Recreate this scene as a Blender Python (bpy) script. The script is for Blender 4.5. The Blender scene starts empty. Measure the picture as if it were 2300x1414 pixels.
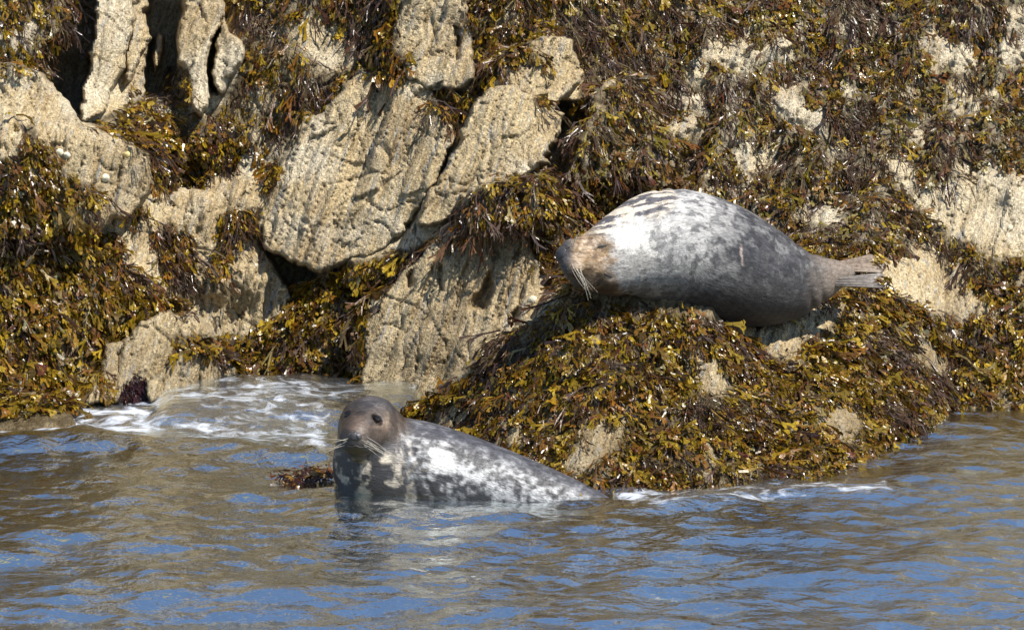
import bpy, math, random
import numpy as np
from mathutils import Vector, Matrix
from mathutils.bvhtree import BVHTree

# ------------------------------------------------------------------ camera, sky, sun, exposure
scene = bpy.context.scene
col = scene.collection
EPS = math.radians(10.5)
DIST = 26.0
Q = 0.0001                       # tangent per photo pixel (2300 px wide)
F = np.array([0.0, math.cos(EPS), -math.sin(EPS)])
U = np.array([0.0, math.sin(EPS), math.cos(EPS)])
R = np.array([1.0, 0.0, 0.0])
CAM = np.array([0.0, 0.0, 0.52]) - F * DIST

cam_data = bpy.data.cameras.new("camera")
cam_data.sensor_width = 36.0
cam_data.lens = 18.0 / (1150 * Q)
cam_data.clip_end = 500.0
cam = bpy.data.objects.new("camera", cam_data)
col.objects.link(cam)
cam.location = CAM
cam.rotation_euler = (math.pi / 2 - EPS, 0, 0)
scene.camera = cam

SUN_EL = math.radians(57)
SUN_AZ = math.radians(55)        # to the right of the line back to the camera
sun_vec = np.array([math.sin(SUN_AZ) * math.cos(SUN_EL), -math.cos(SUN_AZ) * math.cos(SUN_EL), math.sin(SUN_EL)])

world = bpy.data.worlds.new("World")
scene.world = world
world.use_nodes = True
wn = world.node_tree.nodes
wl = world.node_tree.links
wn.clear()
sky = wn.new("ShaderNodeTexSky")
sky.sky_type = 'NISHITA'
sky.sun_disc = False
sky.sun_elevation = SUN_EL
sky.sun_rotation = math.atan2(sun_vec[0], sun_vec[1])
sky.air_density = 1.0
sky.dust_density = 0.05
sky.ozone_density = 1.6
bg = wn.new("ShaderNodeBackground")
bg.inputs['Strength'].default_value = 0.10
wo = wn.new("ShaderNodeOutputWorld")
wl.new(sky.outputs[0], bg.inputs[0])
wl.new(bg.outputs[0], wo.inputs[0])

sun_data = bpy.data.lights.new("sun", 'SUN')
sun_data.energy = 5.0
sun_data.angle = math.radians(0.5)
sun_data.color = (1.0, 0.95, 0.86)
sun = bpy.data.objects.new("sun", sun_data)
col.objects.link(sun)
sun.rotation_euler = Vector(-sun_vec).to_track_quat('-Z', 'Y').to_euler()
sun.location = (5, -8, 12)

scene.view_settings.view_transform = 'Standard'
scene.view_settings.look = 'None'
scene.view_settings.exposure = 0.58
scene.view_settings.gamma = 1.0
scene.view_settings.use_curve_mapping = False
scene.render.engine = 'CYCLES'
scene.cycles.max_bounces = 8
scene.cycles.transparent_max_bounces = 16
scene.cycles.sample_clamp_indirect = 4.0
scene.cycles.caustics_reflective = False
scene.cycles.caustics_refractive = False

rng = np.random.default_rng(11)
random.seed(5)

# ------------------------------------------------------------------ helpers
def unproj(px, py, Y):
    """Point in the place that lies at depth Y behind photo position px, py."""
    px = np.asarray(px, float); py = np.asarray(py, float); Y = np.asarray(Y, float)
    a = (px - 1150) * Q
    b = (707 - py) * Q
    dy = F[1] + b * U[1]
    t = (Y - CAM[1]) / dy
    return np.stack([CAM[0] + t * a, CAM[1] + t * dy, CAM[2] + t * (F[2] + b * U[2])], -1)

def proj(P):
    P = np.asarray(P, float)
    d = P - CAM
    z = d @ F
    return 1150 + (d @ R) / z / Q, 707 - (d @ U) / z / Q

def water_depth(py):
    """Depth Y where the flat water level shows at row py."""
    b = (707 - np.asarray(py, float)) * Q
    t = -CAM[2] / (F[2] + b * U[2])
    return CAM[1] + t * (F[1] + b * U[1])

_perm = np.random.default_rng(3).permutation(512).astype(np.int64)
_grad = np.random.default_rng(4).normal(size=(512, 3))
_grad /= np.linalg.norm(_grad, axis=1)[:, None]

def pn(x, y, z=0.0, seed=0):
    x, y, z = np.broadcast_arrays(np.asarray(x, float), np.asarray(y, float), np.asarray(z, float))
    xi = np.floor(x).astype(np.int64); yi = np.floor(y).astype(np.int64); zi = np.floor(z).astype(np.int64)
    xf = x - xi; yf = y - yi; zf = z - zi
    u = xf**3*(xf*(xf*6-15)+10); v = yf**3*(yf*(yf*6-15)+10); w = zf**3*(zf*(zf*6-15)+10)
    out = 0
    for dx in (0, 1):
        hx = _perm[(xi + dx + seed * 37) & 511]
        wx = u if dx else 1 - u
        for dy in (0, 1):
            hy = _perm[(hx + yi + dy) & 511]
            wy = v if dy else 1 - v
            for dz in (0, 1):
                g = _grad[_perm[(hy + zi + dz) & 511]]
                wz = w if dz else 1 - w
                out = out + wx*wy*wz*(g[..., 0]*(xf-dx) + g[..., 1]*(yf-dy) + g[..., 2]*(zf-dz))
    return out * 1.6

def fbm(x, y, z=0.0, octv=4, seed=0, gain=0.5):
    s = 0; a = 1.0; f = 1.0
    for i in range(octv):
        s = s + a * pn(x*f, y*f, np.asarray(z)*f, seed + i*5)
        a *= gain; f *= 2.03
    return s

def smooth(a, b, x):
    t = np.clip((np.asarray(x, float) - a) / (b - a), 0, 1)
    return t * t * (3 - 2 * t)

def pip(poly, X, Y):
    """Signed distance (positive inside) from points to a polygon."""
    P = np.asarray(poly, float)
    n = len(P)
    d2 = np.full(X.shape, 1e18)
    inside = np.zeros(X.shape, bool)
    for i in range(n):
        ax, ay = P[i]; bx, by = P[(i + 1) % n]
        ex, ey = bx - ax, by - ay
        wx = X - ax; wy = Y - ay
        t = np.clip((wx*ex + wy*ey) / (ex*ex + ey*ey + 1e-9), 0, 1)
        d2 = np.minimum(d2, (wx - t*ex)**2 + (wy - t*ey)**2)
        c = ((ay > Y) != (by > Y)) & (X < (bx - ax) * (Y - ay) / (by - ay + 1e-12) + ax)
        inside ^= c
    d = np.sqrt(d2)
    return np.where(inside, d, -d)

def new_mesh(name, verts, faces, mat, parent=None, smooth_shade=True, attrs=None, uniform=None):
    """faces: (n,k) array of equal-sized faces."""
    me = bpy.data.meshes.new(name)
    verts = np.asarray(verts, np.float32)
    faces = np.asarray(faces, np.int32)
    n, k = faces.shape
    me.vertices.add(len(verts)); me.vertices.foreach_set("co", verts.ravel())
    me.loops.add(n * k); me.loops.foreach_set("vertex_index", faces.ravel())
    me.polygons.add(n)
    me.polygons.foreach_set("loop_start", np.arange(0, n * k, k, dtype=np.int32))
    me.polygons.foreach_set("loop_total", np.full(n, k, np.int32))
    me.polygons.foreach_set("use_smooth", np.full(n, smooth_shade, bool))
    me.update(calc_edges=True)
    for an, av in (attrs or {}).items():
        av = np.asarray(av, np.float32)
        if av.ndim == 1:
            at = me.attributes.new(an, 'FLOAT', 'POINT'); at.data.foreach_set("value", av)
        else:
            at = me.attributes.new(an, 'FLOAT_COLOR', 'POINT')
            if av.shape[1] == 3:
                av = np.concatenate([av, np.ones((len(av), 1), np.float32)], 1)
            at.data.foreach_set("color", av.ravel())
    me.materials.append(mat)
    o = bpy.data.objects.new(name, me)
    col.objects.link(o)
    if parent is not None:
        o.parent = parent
    return o

def tag(o, label=None, cat=None, group=None, kind=None):
    if label: o["label"] = label
    if cat: o["category"] = cat
    if group: o["group"] = group
    if kind: o["kind"] = kind
    return o

def grid_faces(nr, nc, keep=None):
    idx = np.arange(nr * nc).reshape(nr, nc)
    f = np.stack([idx[:-1, :-1], idx[1:, :-1], idx[1:, 1:], idx[:-1, 1:]], -1).reshape(-1, 4)
    return f

# ------------------------------------------------------------------ materials
class NT:
    def __init__(self, name):
        self.m = bpy.data.materials.new(name); self.m.use_nodes = True
        self.t = self.m.node_tree; self.t.nodes.clear()
        self.out = self.t.nodes.new("ShaderNodeOutputMaterial")
    def n(self, kind, **kw):
        nd = self.t.nodes.new(kind)
        for k, v in kw.items():
            if k.startswith("i_"):
                key = k[2:]
                key = int(key) if key.isdigit() else key.replace("_", " ")
                if isinstance(v, bpy.types.NodeSocket):
                    self.t.links.new(v, nd.inputs[key])
                else:
                    nd.inputs[key].default_value = v
            else:
                setattr(nd, k, v)
        return nd
    def link(self, a, b): self.t.links.new(a, b)
    def ramp(self, fac, stops, interp='LINEAR'):
        r = self.n("ShaderNodeValToRGB")
        r.color_ramp.interpolation = interp
        el = r.color_ramp.elements
        while len(el) < len(stops): el.new(0.5)
        for e, (p, c) in zip(el, stops):
            e.position = p
            e.color = (*c, 1) if isinstance(c, tuple) else (c, c, c, 1)
        self.link(fac, r.inputs[0])
        return r.outputs[0]
    def mix(self, fac, a, b, mode='MIX'):
        nd = self.n("ShaderNodeMix", data_type='RGBA', blend_type=mode)
        for sock, v in ((nd.inputs[0], fac), (nd.inputs[6], a), (nd.inputs[7], b)):
            if isinstance(v, bpy.types.NodeSocket): self.link(v, sock)
            elif isinstance(v, (int, float)): sock.default_value = v
            else: sock.default_value = (*v, 1)
        return nd.outputs[2]
    def math(self, op, a, b=0.0, clamp=False):
        nd = self.n("ShaderNodeMath", operation=op, use_clamp=clamp)
        for sock, v in ((nd.inputs[0], a), (nd.inputs[1], b)):
            if isinstance(v, bpy.types.NodeSocket): self.link(v, sock)
            else: sock.default_value = v
        return nd.outputs[0]

def rock_material():
    k = NT("barnacled_rock")
    pos = k.n("ShaderNodeNewGeometry").outputs['Position']
    big = k.n("ShaderNodeTexNoise", i_Vector=pos, i_Scale=2.2, i_Detail=5.0, i_Roughness=0.6).outputs[0]
    mp = k.n("ShaderNodeMapping", i_Vector=pos, vector_type='TEXTURE')
    mp.inputs['Rotation'].default_value = (0, math.radians(20), 0)
    mp.inputs['Scale'].default_value = (0.060, 0.30, 0.80)
    streak = k.n("ShaderNodeTexNoise", i_Vector=mp.outputs[0], i_Scale=1.6, i_Detail=6.0, i_Roughness=0.65).outputs[0]
    mpx = k.n("ShaderNodeMapping", i_Vector=pos, vector_type='TEXTURE')
    mpx.inputs['Rotation'].default_value = (0, math.radians(20), 0)
    mpx.inputs['Scale'].default_value = (0.72, 1.0, 1.7)
    fine = k.n("ShaderNodeTexNoise", i_Vector=mpx.outputs[0], i_Scale=55.0, i_Detail=4.0, i_Roughness=0.7).outputs[0]
    vor = k.n("ShaderNodeTexVoronoi", i_Vector=pos, i_Scale=95.0)
    vord = vor.outputs['Distance']
    vorc = vor.outputs['Color']
    c1 = k.ramp(big, [(0.30, (0.22, 0.14, 0.06)), (0.43, (0.41, 0.285, 0.135)), (0.56, (0.56, 0.425, 0.225)), (0.72, (0.67, 0.545, 0.335))])
    c2 = k.ramp(streak, [(0.32, (0.10, 0.07, 0.04)), (0.42, (0.40, 0.30, 0.16)), (0.56, (0.54, 0.44, 0.28)), (0.66, (0.48, 0.42, 0.32)), (0.75, (0.30, 0.275, 0.225))])
    c = k.mix(0.6, c1, c2)
    # grey bare stone where barnacles have worn off
    pale = k.n("ShaderNodeAttribute", attribute_name="pale").outputs['Fac']
    g = k.n("ShaderNodeTexNoise", i_Vector=mp.outputs[0], i_Scale=2.6, i_Detail=3.0).outputs[0]
    gm = k.ramp(g, [(0.60, 0.0), (0.66, 0.85)])
    c = k.mix(gm, c, (0.36, 0.335, 0.29))
    c = k.mix(k.math('MULTIPLY', pale, 0.6), c, (0.66, 0.58, 0.43))
    # barnacle speckle
    sp = k.n("ShaderNodeSeparateColor"); k.link(vorc, sp.inputs[0])
    spk = k.ramp(sp.outputs[0], [(0.0, 0.70), (0.4, 1.0), (0.82, 1.12), (0.95, 1.6)])
    c = k.mix(0.8, c, spk, 'MULTIPLY')
    fr = k.ramp(fine, [(0.32, 0.18), (0.44, 0.88), (0.68, 1.35)])
    c = k.mix(0.85, c, fr, 'MULTIPLY')
    film = k.n("ShaderNodeAttribute", attribute_name="weed").outputs['Fac']
    fn = k.ramp(k.n("ShaderNodeTexNoise", i_Vector=pos, i_Scale=14.0, i_Detail=4.0).outputs[0], [(0.35, 0.55), (0.65, 1.0)])
    filmf = k.math('MULTIPLY', film, fn)
    c = k.mix(filmf, c, (0.075, 0.052, 0.022))
    z = k.n("ShaderNodeSeparateXYZ"); k.link(pos, z.inputs[0])
    wetn = k.math('ADD', z.outputs[2], k.math('MULTIPLY', k.math('SUBTRACT', big, 0.5), 0.8))
    wet = k.n("ShaderNodeMapRange", i_Value=wetn); wet.inputs[1].default_value = 0.62; wet.inputs[2].default_value = 0.18
    wet.inputs[3].default_value = 0.0; wet.inputs[4].default_value = 1.0
    c = k.mix(k.math('MULTIPLY', wet.outputs[0], 0.30), c, (0.09, 0.065, 0.03))
    rough = k.n("ShaderNodeMapRange", i_Value=wet.outputs[0]); rough.inputs[3].default_value = 0.85; rough.inputs[4].default_value = 0.27
    b1 = k.n("ShaderNodeBump", i_Strength=1.0, i_Distance=0.018, i_Height=fine)
    b2 = k.n("ShaderNodeBump", i_Strength=0.8, i_Distance=0.007, i_Height=k.math('SUBTRACT', 1.0, vord), i_Normal=b1.outputs[0])
    b3 = k.n("ShaderNodeBump", i_Strength=0.9, i_Distance=0.035, i_Height=streak, i_Normal=b2.outputs[0])
    p = k.n("ShaderNodeBsdfPrincipled", i_Base_Color=c, i_Roughness=rough.outputs[0], i_Normal=b3.outputs[0])
    k.link(p.outputs[0], k.out.inputs[0])
    return k.m

def weed_material():
    k = NT("wet_seaweed")
    at = k.n("ShaderNodeAttribute", attribute_name="tint").outputs['Color']
    pos = k.n("ShaderNodeNewGeometry").outputs['Position']
    nz = k.n("ShaderNodeTexNoise", i_Vector=pos, i_Scale=70.0, i_Detail=3.0).outputs[0]
    c = k.mix(0.75, at, k.ramp(nz, [(0.3, 0.55), (0.7, 1.35)]), 'MULTIPLY')
    bmp = k.n("ShaderNodeBump", i_Strength=0.5, i_Distance=0.004, i_Height=nz)
    p = k.n("ShaderNodeBsdfPrincipled", i_Base_Color=c, i_Roughness=0.30, i_Normal=bmp.outputs[0])
    p.inputs['IOR'].default_value = 1.45
    rr = k.ramp(k.n("ShaderNodeTexNoise", i_Vector=pos, i_Scale=3.0, i_Detail=2.0).outputs[0], [(0.35, 0.17), (0.65, 0.36)])
    k.link(rr, p.inputs['Roughness'])
    tr = k.n("ShaderNodeBsdfTranslucent", i_Color=c)
    mx = k.n("ShaderNodeMixShader", i_Fac=0.28)
    k.link(p.outputs[0], mx.inputs[1]); k.link(tr.outputs[0], mx.inputs[2])
    k.link(mx.outputs[0], k.out.inputs[0])
    return k.m

def fur_material(name, rough, spec):
    k = NT(name)
    at = k.n("ShaderNodeAttribute", attribute_name="fur").outputs['Color']
    gl = k.n("ShaderNodeAttribute", attribute_name="gloss").outputs['Fac']
    uvw = k.n("ShaderNodeAttribute", attribute_name="grain").outputs['Vector']
    mp = k.n("ShaderNodeMapping", i_Vector=uvw); mp.inputs['Scale'].default_value = (14.0, 60.0, 60.0)
    gr = k.n("ShaderNodeTexNoise", i_Vector=mp.outputs[0], i_Scale=1.0, i_Detail=5.0, i_Roughness=0.65).outputs[0]
    mpf = k.n("ShaderNodeMapping", i_Vector=uvw); mpf.inputs['Scale'].default_value = (45.0, 210.0, 210.0)
    hair = k.n("ShaderNodeTexNoise", i_Vector=mpf.outputs[0], i_Scale=1.0, i_Detail=2.0, i_Roughness=0.6).outputs[0]
    c = k.mix(0.8, at, k.ramp(gr, [(0.3, 0.55), (0.5, 1.0), (0.7, 1.45)]), 'MULTIPLY')
    c = k.mix(0.8, c, k.ramp(hair, [(0.3, 0.5), (0.5, 1.0), (0.7, 1.5)]), 'MULTIPLY')
    bmp0 = k.n("ShaderNodeBump", i_Strength=0.6, i_Distance=0.010, i_Height=gr)
    bmp = k.n("ShaderNodeBump", i_Strength=0.5, i_Distance=0.004, i_Height=hair, i_Normal=bmp0.outputs[0])
    ro = k.n("ShaderNodeMapRange", i_Value=gl); ro.inputs[3].default_value = rough; ro.inputs[4].default_value = rough * 0.6
    p = k.n("ShaderNodeBsdfPrincipled", i_Base_Color=c, i_Roughness=ro.outputs[0], i_Normal=bmp.outputs[0])
    p.inputs['Specular IOR Level'].default_value = spec
    p.inputs['Sheen Weight'].default_value = 0.0
    k.link(p.outputs[0], k.out.inputs[0])
    return k.m

def plain(name, colr, rough=0.5, noise_scale=40.0, var=0.3, bump=0.0):
    k = NT(name)
    pos = k.n("ShaderNodeNewGeometry").outputs['Position']
    nz = k.n("ShaderNodeTexNoise", i_Vector=pos, i_Scale=noise_scale, i_Detail=4.0).outputs[0]
    c = k.mix(1.0, colr, k.ramp(nz, [(0.3, 1 - var), (0.7, 1 + var)]), 'MULTIPLY')
    p = k.n("ShaderNodeBsdfPrincipled", i_Base_Color=c, i_Roughness=rough)
    if bump:
        b = k.n("ShaderNodeBump", i_Strength=bump, i_Distance=0.006, i_Height=nz); k.link(b.outputs[0], p.inputs['Normal'])
    k.link(p.outputs[0], k.out.inputs[0])
    return k.m

def water_material():
    k = NT("sea_water")
    pos = k.n("ShaderNodeNewGeometry").outputs['Position']
    mp = k.n("ShaderNodeMapping", i_Vector=pos); mp.inputs['Scale'].default_value = (11.0, 13.0, 9.0)
    n1 = k.n("ShaderNodeTexNoise", i_Vector=mp.outputs[0], i_Scale=1.0, i_Detail=4.0, i_Roughness=0.55).outputs[0]
    bmp = k.n("ShaderNodeBump", i_Strength=0.7, i_Distance=0.025, i_Height=n1)
    gl = k.n("ShaderNodeBsdfGlossy", i_Color=(0.95, 1.0, 1.0, 1), i_Roughness=0.06, i_Normal=bmp.outputs[0])
    fr = k.n("ShaderNodeFresnel", i_IOR=1.33, i_Normal=bmp.outputs[0])
    tr = k.n("ShaderNodeBsdfTransparent", i_Color=(0.72, 0.78, 0.62, 1))
    body = k.n("ShaderNodeBsdfDiffuse", i_Color=(0.275, 0.245, 0.095, 1))
    m0 = k.n("ShaderNodeMixShader", i_Fac=0.68)
    k.link(tr.outputs[0], m0.inputs[1]); k.link(body.outputs[0], m0.inputs[2])
    m1 = k.n("ShaderNodeMixShader", i_Fac=fr.outputs[0])
    k.link(m0.outputs[0], m1.inputs[1]); k.link(gl.outputs[0], m1.inputs[2])
    fo = k.n("ShaderNodeAttribute", attribute_name="foam").outputs['Fac']
    mp2 = k.n("ShaderNodeMapping", i_Vector=pos); mp2.inputs['Scale'].default_value = (3.2, 4.2, 3.2)
    fn = k.n("ShaderNodeTexNoise", i_Vector=mp2.outputs[0], i_Scale=1.6, i_Detail=7.0, i_Roughness=0.62, i_Distortion=1.2).outputs[0]
    fm = k.math('ADD', fo, k.math('MULTIPLY', k.math('SUBTRACT', fn, 0.5), 2.2))
    fmask = k.math('ADD', k.ramp(fm, [(0.52, 0.0), (0.76, 0.36), (1.02, 0.88)]), k.math('MULTIPLY', fo, 0.07), True)
    foam = k.n("ShaderNodeBsdfPrincipled", i_Base_Color=(0.66, 0.71, 0.80, 1), i_Roughness=0.45)
    fb = k.n("ShaderNodeBump", i_Strength=0.6, i_Distance=0.02, i_Height=fn); k.link(fb.outputs[0], foam.inputs['Normal'])
    fm2 = k.math('MULTIPLY', fmask, k.math('GREATER_THAN', fo, 0.02))
    m2 = k.n("ShaderNodeMixShader", i_Fac=fm2)
    k.link(m1.outputs[0], m2.inputs[1]); k.link(foam.outputs[0], m2.inputs[2])
    k.link(m2.outputs[0], k.out.inputs[0])
    return k.m

M_ROCK = rock_material()
M_WEED = weed_material()
M_WATER = water_material()
M_BED = plain("sea_bed", (0.28, 0.29, 0.14), 0.9, 3.0, 0.45)
M_HILL = plain("upper_cliff", (0.30, 0.22, 0.115), 0.95, 4.0, 0.4, 0.5)
M_EYE = plain("wet_eye", (0.012, 0.009, 0.008), 0.08, 60, 0.2)
M_NOSE = plain("nose_leather", (0.055, 0.052, 0.056), 0.30, 150, 0.4, 0.6)
M_DARK = plain("dark_skin", (0.012, 0.010, 0.010), 0.5, 80, 0.3)
M_WHISK = plain("whisker_hair", (0.50, 0.45, 0.37), 0.4, 80, 0.1)
M_FLIP = plain("flipper_skin", (0.165, 0.12, 0.085), 0.5, 45, 0.45, 0.5)
M_FLIP2 = plain("grey_flipper_skin", (0.13, 0.11, 0.095), 0.45, 45, 0.4, 0.4)
M_SHELL = plain("limpet_shell", (0.68, 0.62, 0.46), 0.7, 90, 0.3, 0.5)
M_SHELLY = plain("yellow_shell", (0.68, 0.52, 0.22), 0.6, 90, 0.25, 0.4)

# ------------------------------------------------------------------ the shore: relief of depth Y over the face
ST = 4.5
GX = np.arange(-560, 2861, ST)
GY = np.arange(-640, 1331, ST)
PX, PY = np.meshgrid(GX, GY)
NR, NC = PX.shape

def slope_k(deg):
    t = np.tan(np.radians(deg))
    return 0.0026 / (t * 0.983 + 0.182)

# strata: lines run from upper right to lower left
lean = np.interp(PX, [0, 450, 700, 1200, 2300], [0.12, 0.18, 0.38, 0.34, 0.25])
ACR = PX + lean * (PY - 300)
ALO = PY
wx = 14 * fbm(PX / 70, PY / 70, 0.3, 3, 21)
wy = 14 * fbm(PX / 70, PY / 70, 5.3, 3, 22)
wfx = wx + 5 * fbm(PX / 18, PY / 18, 1.3, 2, 23)
wfy = wy + 5 * fbm(PX / 18, PY / 18, 2.3, 2, 24)

relief = (-0.10 * fbm(PX / 330, PY / 260, 0, 3, 1)
          - 0.030 * fbm(ACR / 80, ALO / 170, 2, 3, 2))
grain = (-0.020 * np.abs(pn(ACR / 34, ALO / 260, 0, 6)) * 2
         - 0.010 * fbm(ACR / 13, ALO / 70, 0, 3, 7)
         - 0.007 * fbm(ACR / 20, ALO / 110, 0, 3, 8)
         - 0.003 * fbm(ACR / 9, ALO / 22, 0, 2, 9))
def hsh(a, b, seed):
    a = a.astype(np.int64); b = b.astype(np.int64)
    return _perm[(_perm[(a + seed * 31) & 511] + b) & 511] / 255.5 - 1
def lamina(w, l, seed, k):
    u = ACR + (wfx - wx) * k * .5 + 0.35 * wx
    c1 = np.floor(u / w)
    c2 = np.floor((ALO + wfy * k + 0.45 * ACR + 170 * hsh(c1, c1 * 0, seed + 3)) / l)
    return hsh(c1, c2, seed)
grain += 0.034 * lamina(50, 330, 1, .6) + 0.015 * lamina(22, 260, 2, .5) + 0.007 * lamina(11, 190, 3, .4)
for poly, dp in (([(1100, 520), (1120, 540), (1124, 575), (1108, 594), (1098, 560)], .10), ([(1078, 640), (1102, 605), (1112, 645), (1088, 692), (1052, 698)], .13),
                 ([(983, 600), (998, 588), (1002, 655), (988, 655)], .09), ([(912, 622), (930, 598), (932, 640), (915, 652)], .09), ([(1150, 700), (1170, 690), (1165, 740), (1145, 745)], .08),
                 ([(1005, 545), (1022, 530), (1018, 575), (1003, 580)], .08), ([(880, 690), (890, 680), (888, 710)], .05), ([(1020, 55), (1034, 62), (1036, 130), (1022, 140)], .10),
                 ([(1090, 385), (1100, 300), (1108, 300), (1100, 385)], .05), ([(905, 500), (935, 490), (915, 530)], .08)):
    e_ = pip(poly, PX + wfx * .4, PY + wfy * .4)
    grain = grain + dp * smooth(-2, 7, e_)
# cracks across the strata
crk = np.abs(pn(ACR / 55 + 0.4 * pn(PX / 60, PY / 60, 1, 12), ALO / 330, 4, 11))
grain += 0.030 * smooth(0.045, 0.0, crk)
crk2 = np.abs(pn((PX - 0.8 * PY) / 130, (PY + .5 * PX) / 130, 9, 13))
grain += 0.030 * smooth(0.02, 0.0, crk2)

pw = np.interp(GX, [-560, 0, 180, 260, 330, 500, 800, 950, 1150, 1400, 2110, 2860],
               [930, 925, 905, 890, 880, 846, 858, 872, 890, 900, 917, 917])
theta = np.interp(PX, [-560, 300, 700, 1200, 1500, 2000, 2860], [55, 58, 62, 58, 44, 38, 38])
kk = slope_k(theta)
base = water_depth(pw)[None, :] + (pw[None, :] - PY) * kk
# ledges behind: left shelf around the cave, upper plateau right
base = base + 0.30 * smooth(330, 180, PY) * smooth(560, 300, PX)
BASE = base + relief + grain

def push(poly, depth, soft=14):
    global BASE
    e = pip(poly, PX + wfx * .6, PY + wfy * .6)
    BASE = BASE + depth * smooth(-soft * .3, soft, e)

push([(168, -660), (245, -660), (240, -40), (222, 100), (202, 268), (150, 250), (108, 195), (95, 115), (145, 70), (168, 20)], 0.95, 12)
push([(322, -660), (414, -660), (412, -40), (402, 140), (378, 212), (318, 220), (330, 120)], 0.55, 8)
push([(480, 60), (496, 60), (488, 205), (462, 205)], 0.40, 6)
push([(575, 540), (730, 592), (705, 640), (660, 672), (625, 620)], 0.62, 8)
push([(725, 560), (770, 575), (760, 600), (735, 595)], 0.18, 10)
push([(350, 330), (480, 340), (470, 430), (380, 440)], 0.14, 24)
push([(1228, 225), (1325, 235), (1310, 330), (1290, 400), (1225, 410)], 0.50, 10)
push([(1060, 130), (1110, 150), (1105, 205), (1060, 215)], 0.22, 12)

push([(430, 420), (560, 380), (640, 330), (720, 250), (760, 300), (700, 520), (590, 560), (600, 640), (500, 720), (420, 640)], -0.13, 50)
push([(760, 570), (880, 520), (960, 440), (1040, 480), (1020, 560), (940, 600), (860, 640), (780, 620)], -0.24, 30)
comp = BASE.copy()                       # nearest surface over all shore pieces
comp_bare = np.zeros_like(comp)

def piece(name, poly, fwd, tilt=(0, 0), rad=26, back=0.5, yfun=None, label=None, warp=1.0, gamp=1.0):
    """A rock piece standing proud of the shore face: own front, rounded rim and sides that run back."""
    global comp
    P = np.array(poly, float)
    c0 = max(int((P[:, 0].min() - 30 - GX[0]) / ST), 0); c1 = min(int((P[:, 0].max() + 30 - GX[0]) / ST) + 2, NC)
    r0 = max(int((P[:, 1].min() - 30 - GY[0]) / ST), 0); r1 = min(int((P[:, 1].max() + 30 - GY[0]) / ST) + 2, NR)
    sl = (slice(r0, r1), slice(c0, c1))
    x = PX[sl]; y = PY[sl]
    e = pip(poly, x + wfx[sl] * warp * .9, y + wfy[sl] * warp * .9)
    cx, cy = P.mean(0)
    sm = base[sl] + relief[sl] * 0.6 + grain[sl] * gamp
    if yfun is None:
        Yf = sm - fwd + tilt[0] * (x - cx) / 100 + tilt[1] * (y - cy) / 100
    else:
        Yf = yfun(x, y) + relief[sl] * 0.7 + grain[sl] * gamp
    rad = rad * 0.40
    q = np.clip(e / rad, 0, 1)
    Yf = Yf + rad * 0.0026 * 1.3 * (1 - np.sqrt(np.clip(1 - (1 - q)**2, 0, 1)))
    Yb = np.maximum(BASE[sl], Yf) + 0.12
    Yp = np.where(e > 0, Yf, Yf + (Yb - Yf) * np.clip(-e / 7, 0, 1))
    ok = e > -12
    V = unproj(x, y, Yp).reshape(-1, 3)
    f = grid_faces(*x.shape)
    keep = ok.ravel()[f].all(1)
    f = f[keep]
    used = np.unique(f)
    remap = -np.ones(len(V), int); remap[used] = np.arange(len(used))
    pieces.append((name, V[used], remap[f], sl, used, label))
    comp[sl] = np.where(e > -1, np.minimum(comp[sl], Yp), comp[sl])
    return e

pieces = []
# --- upper left ridges
piece("rock_ridge", [(234, -660), (306, -660), (302, -40), (294, 40), (276, 110), (272, 165), (256, 200), (232, 255), (196, 274), (188, 240), (205, 110), (222, 20)], 0.30, (0, .03), 14, label="pale upright rock ridge beside the dark cave at top left")
piece("rock_ridge", [(304, -660), (336, -660), (330, -40), (320, 40), (336, 85), (320, 130), (300, 172), (284, 192), (277, 150), (292, 60)], 0.14, (0, .02), 12, label="narrow second rock ridge between two dark gaps")
piece("rock_ridge", [(414, -660), (496, -660), (492, -40), (500, 20), (478, 70), (466, 120), (470, 180), (456, 262), (430, 236), (405, 150), (400, 90), (417, 20)], 0.38, (0, .02), 16, label="broad third rock ridge with cracked pale face")
piece("rock_ridge", [(492, 42), (520, 80), (546, 115), (535, 150), (502, 202), (487, 192), (485, 120)], 0.26, (0, 0), 12, label="short pointed rock fin right of the broad ridge")
piece("rock_ridge", [(354, 78), (364, 85), (362, 130), (350, 160), (346, 130)], 0.0, (0, 0), 8, warp=.4, label="thin sliver of rock inside the dark gap")
# --- left shoulder in front of the cave
piece("rock_shoulder", [(-590, 110), (-100, 140), (60, 152), (112, 186), (192, 278), (322, 345), (340, 420), (310, 480), (190, 520), (-590, 520)], 0.42, (0, .10), 40, label="sloping tan rock shoulder below the dark cave")
# --- central slabs
piece("rock_slab", [(905, -660), (1060, -660), (1050, -40), (1052, 60), (1060, 170), (1012, 208), (965, 203), (905, 178), (880, 100)], 0.20, (0, 0), 20, label="tall pale slab rising above the large central slab")
piece("rock_slab", [(810, 165), (905, 175), (965, 200), (1005, 290), (1012, 330), (985, 400), (955, 450), (905, 510), (860, 555), (770, 592), (725, 605), (655, 590), (590, 555), (585, 510), (620, 420), (650, 330), (715, 255)], 0.19, (-.03, -.02), 22, label="largest pale slab of the cliff, overhanging a black hollow")
piece("rock_slab", [(1105, 195), (1200, 215), (1262, 265), (1235, 370), (1130, 400), (1060, 440), (1010, 495), (935, 508), (955, 452), (1000, 388), (1052, 275)], 0.34, (.07, .0), 18, label="smooth leaning slab beside the largest slab")
piece("rock_slab", [(1110, 130), (1200, 95), (1290, 85), (1300, 180), (1240, 252), (1180, 215), (1105, 195)], 0.16, (0, 0), 26, label="knobbly rock knob above the leaning slab")
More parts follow.
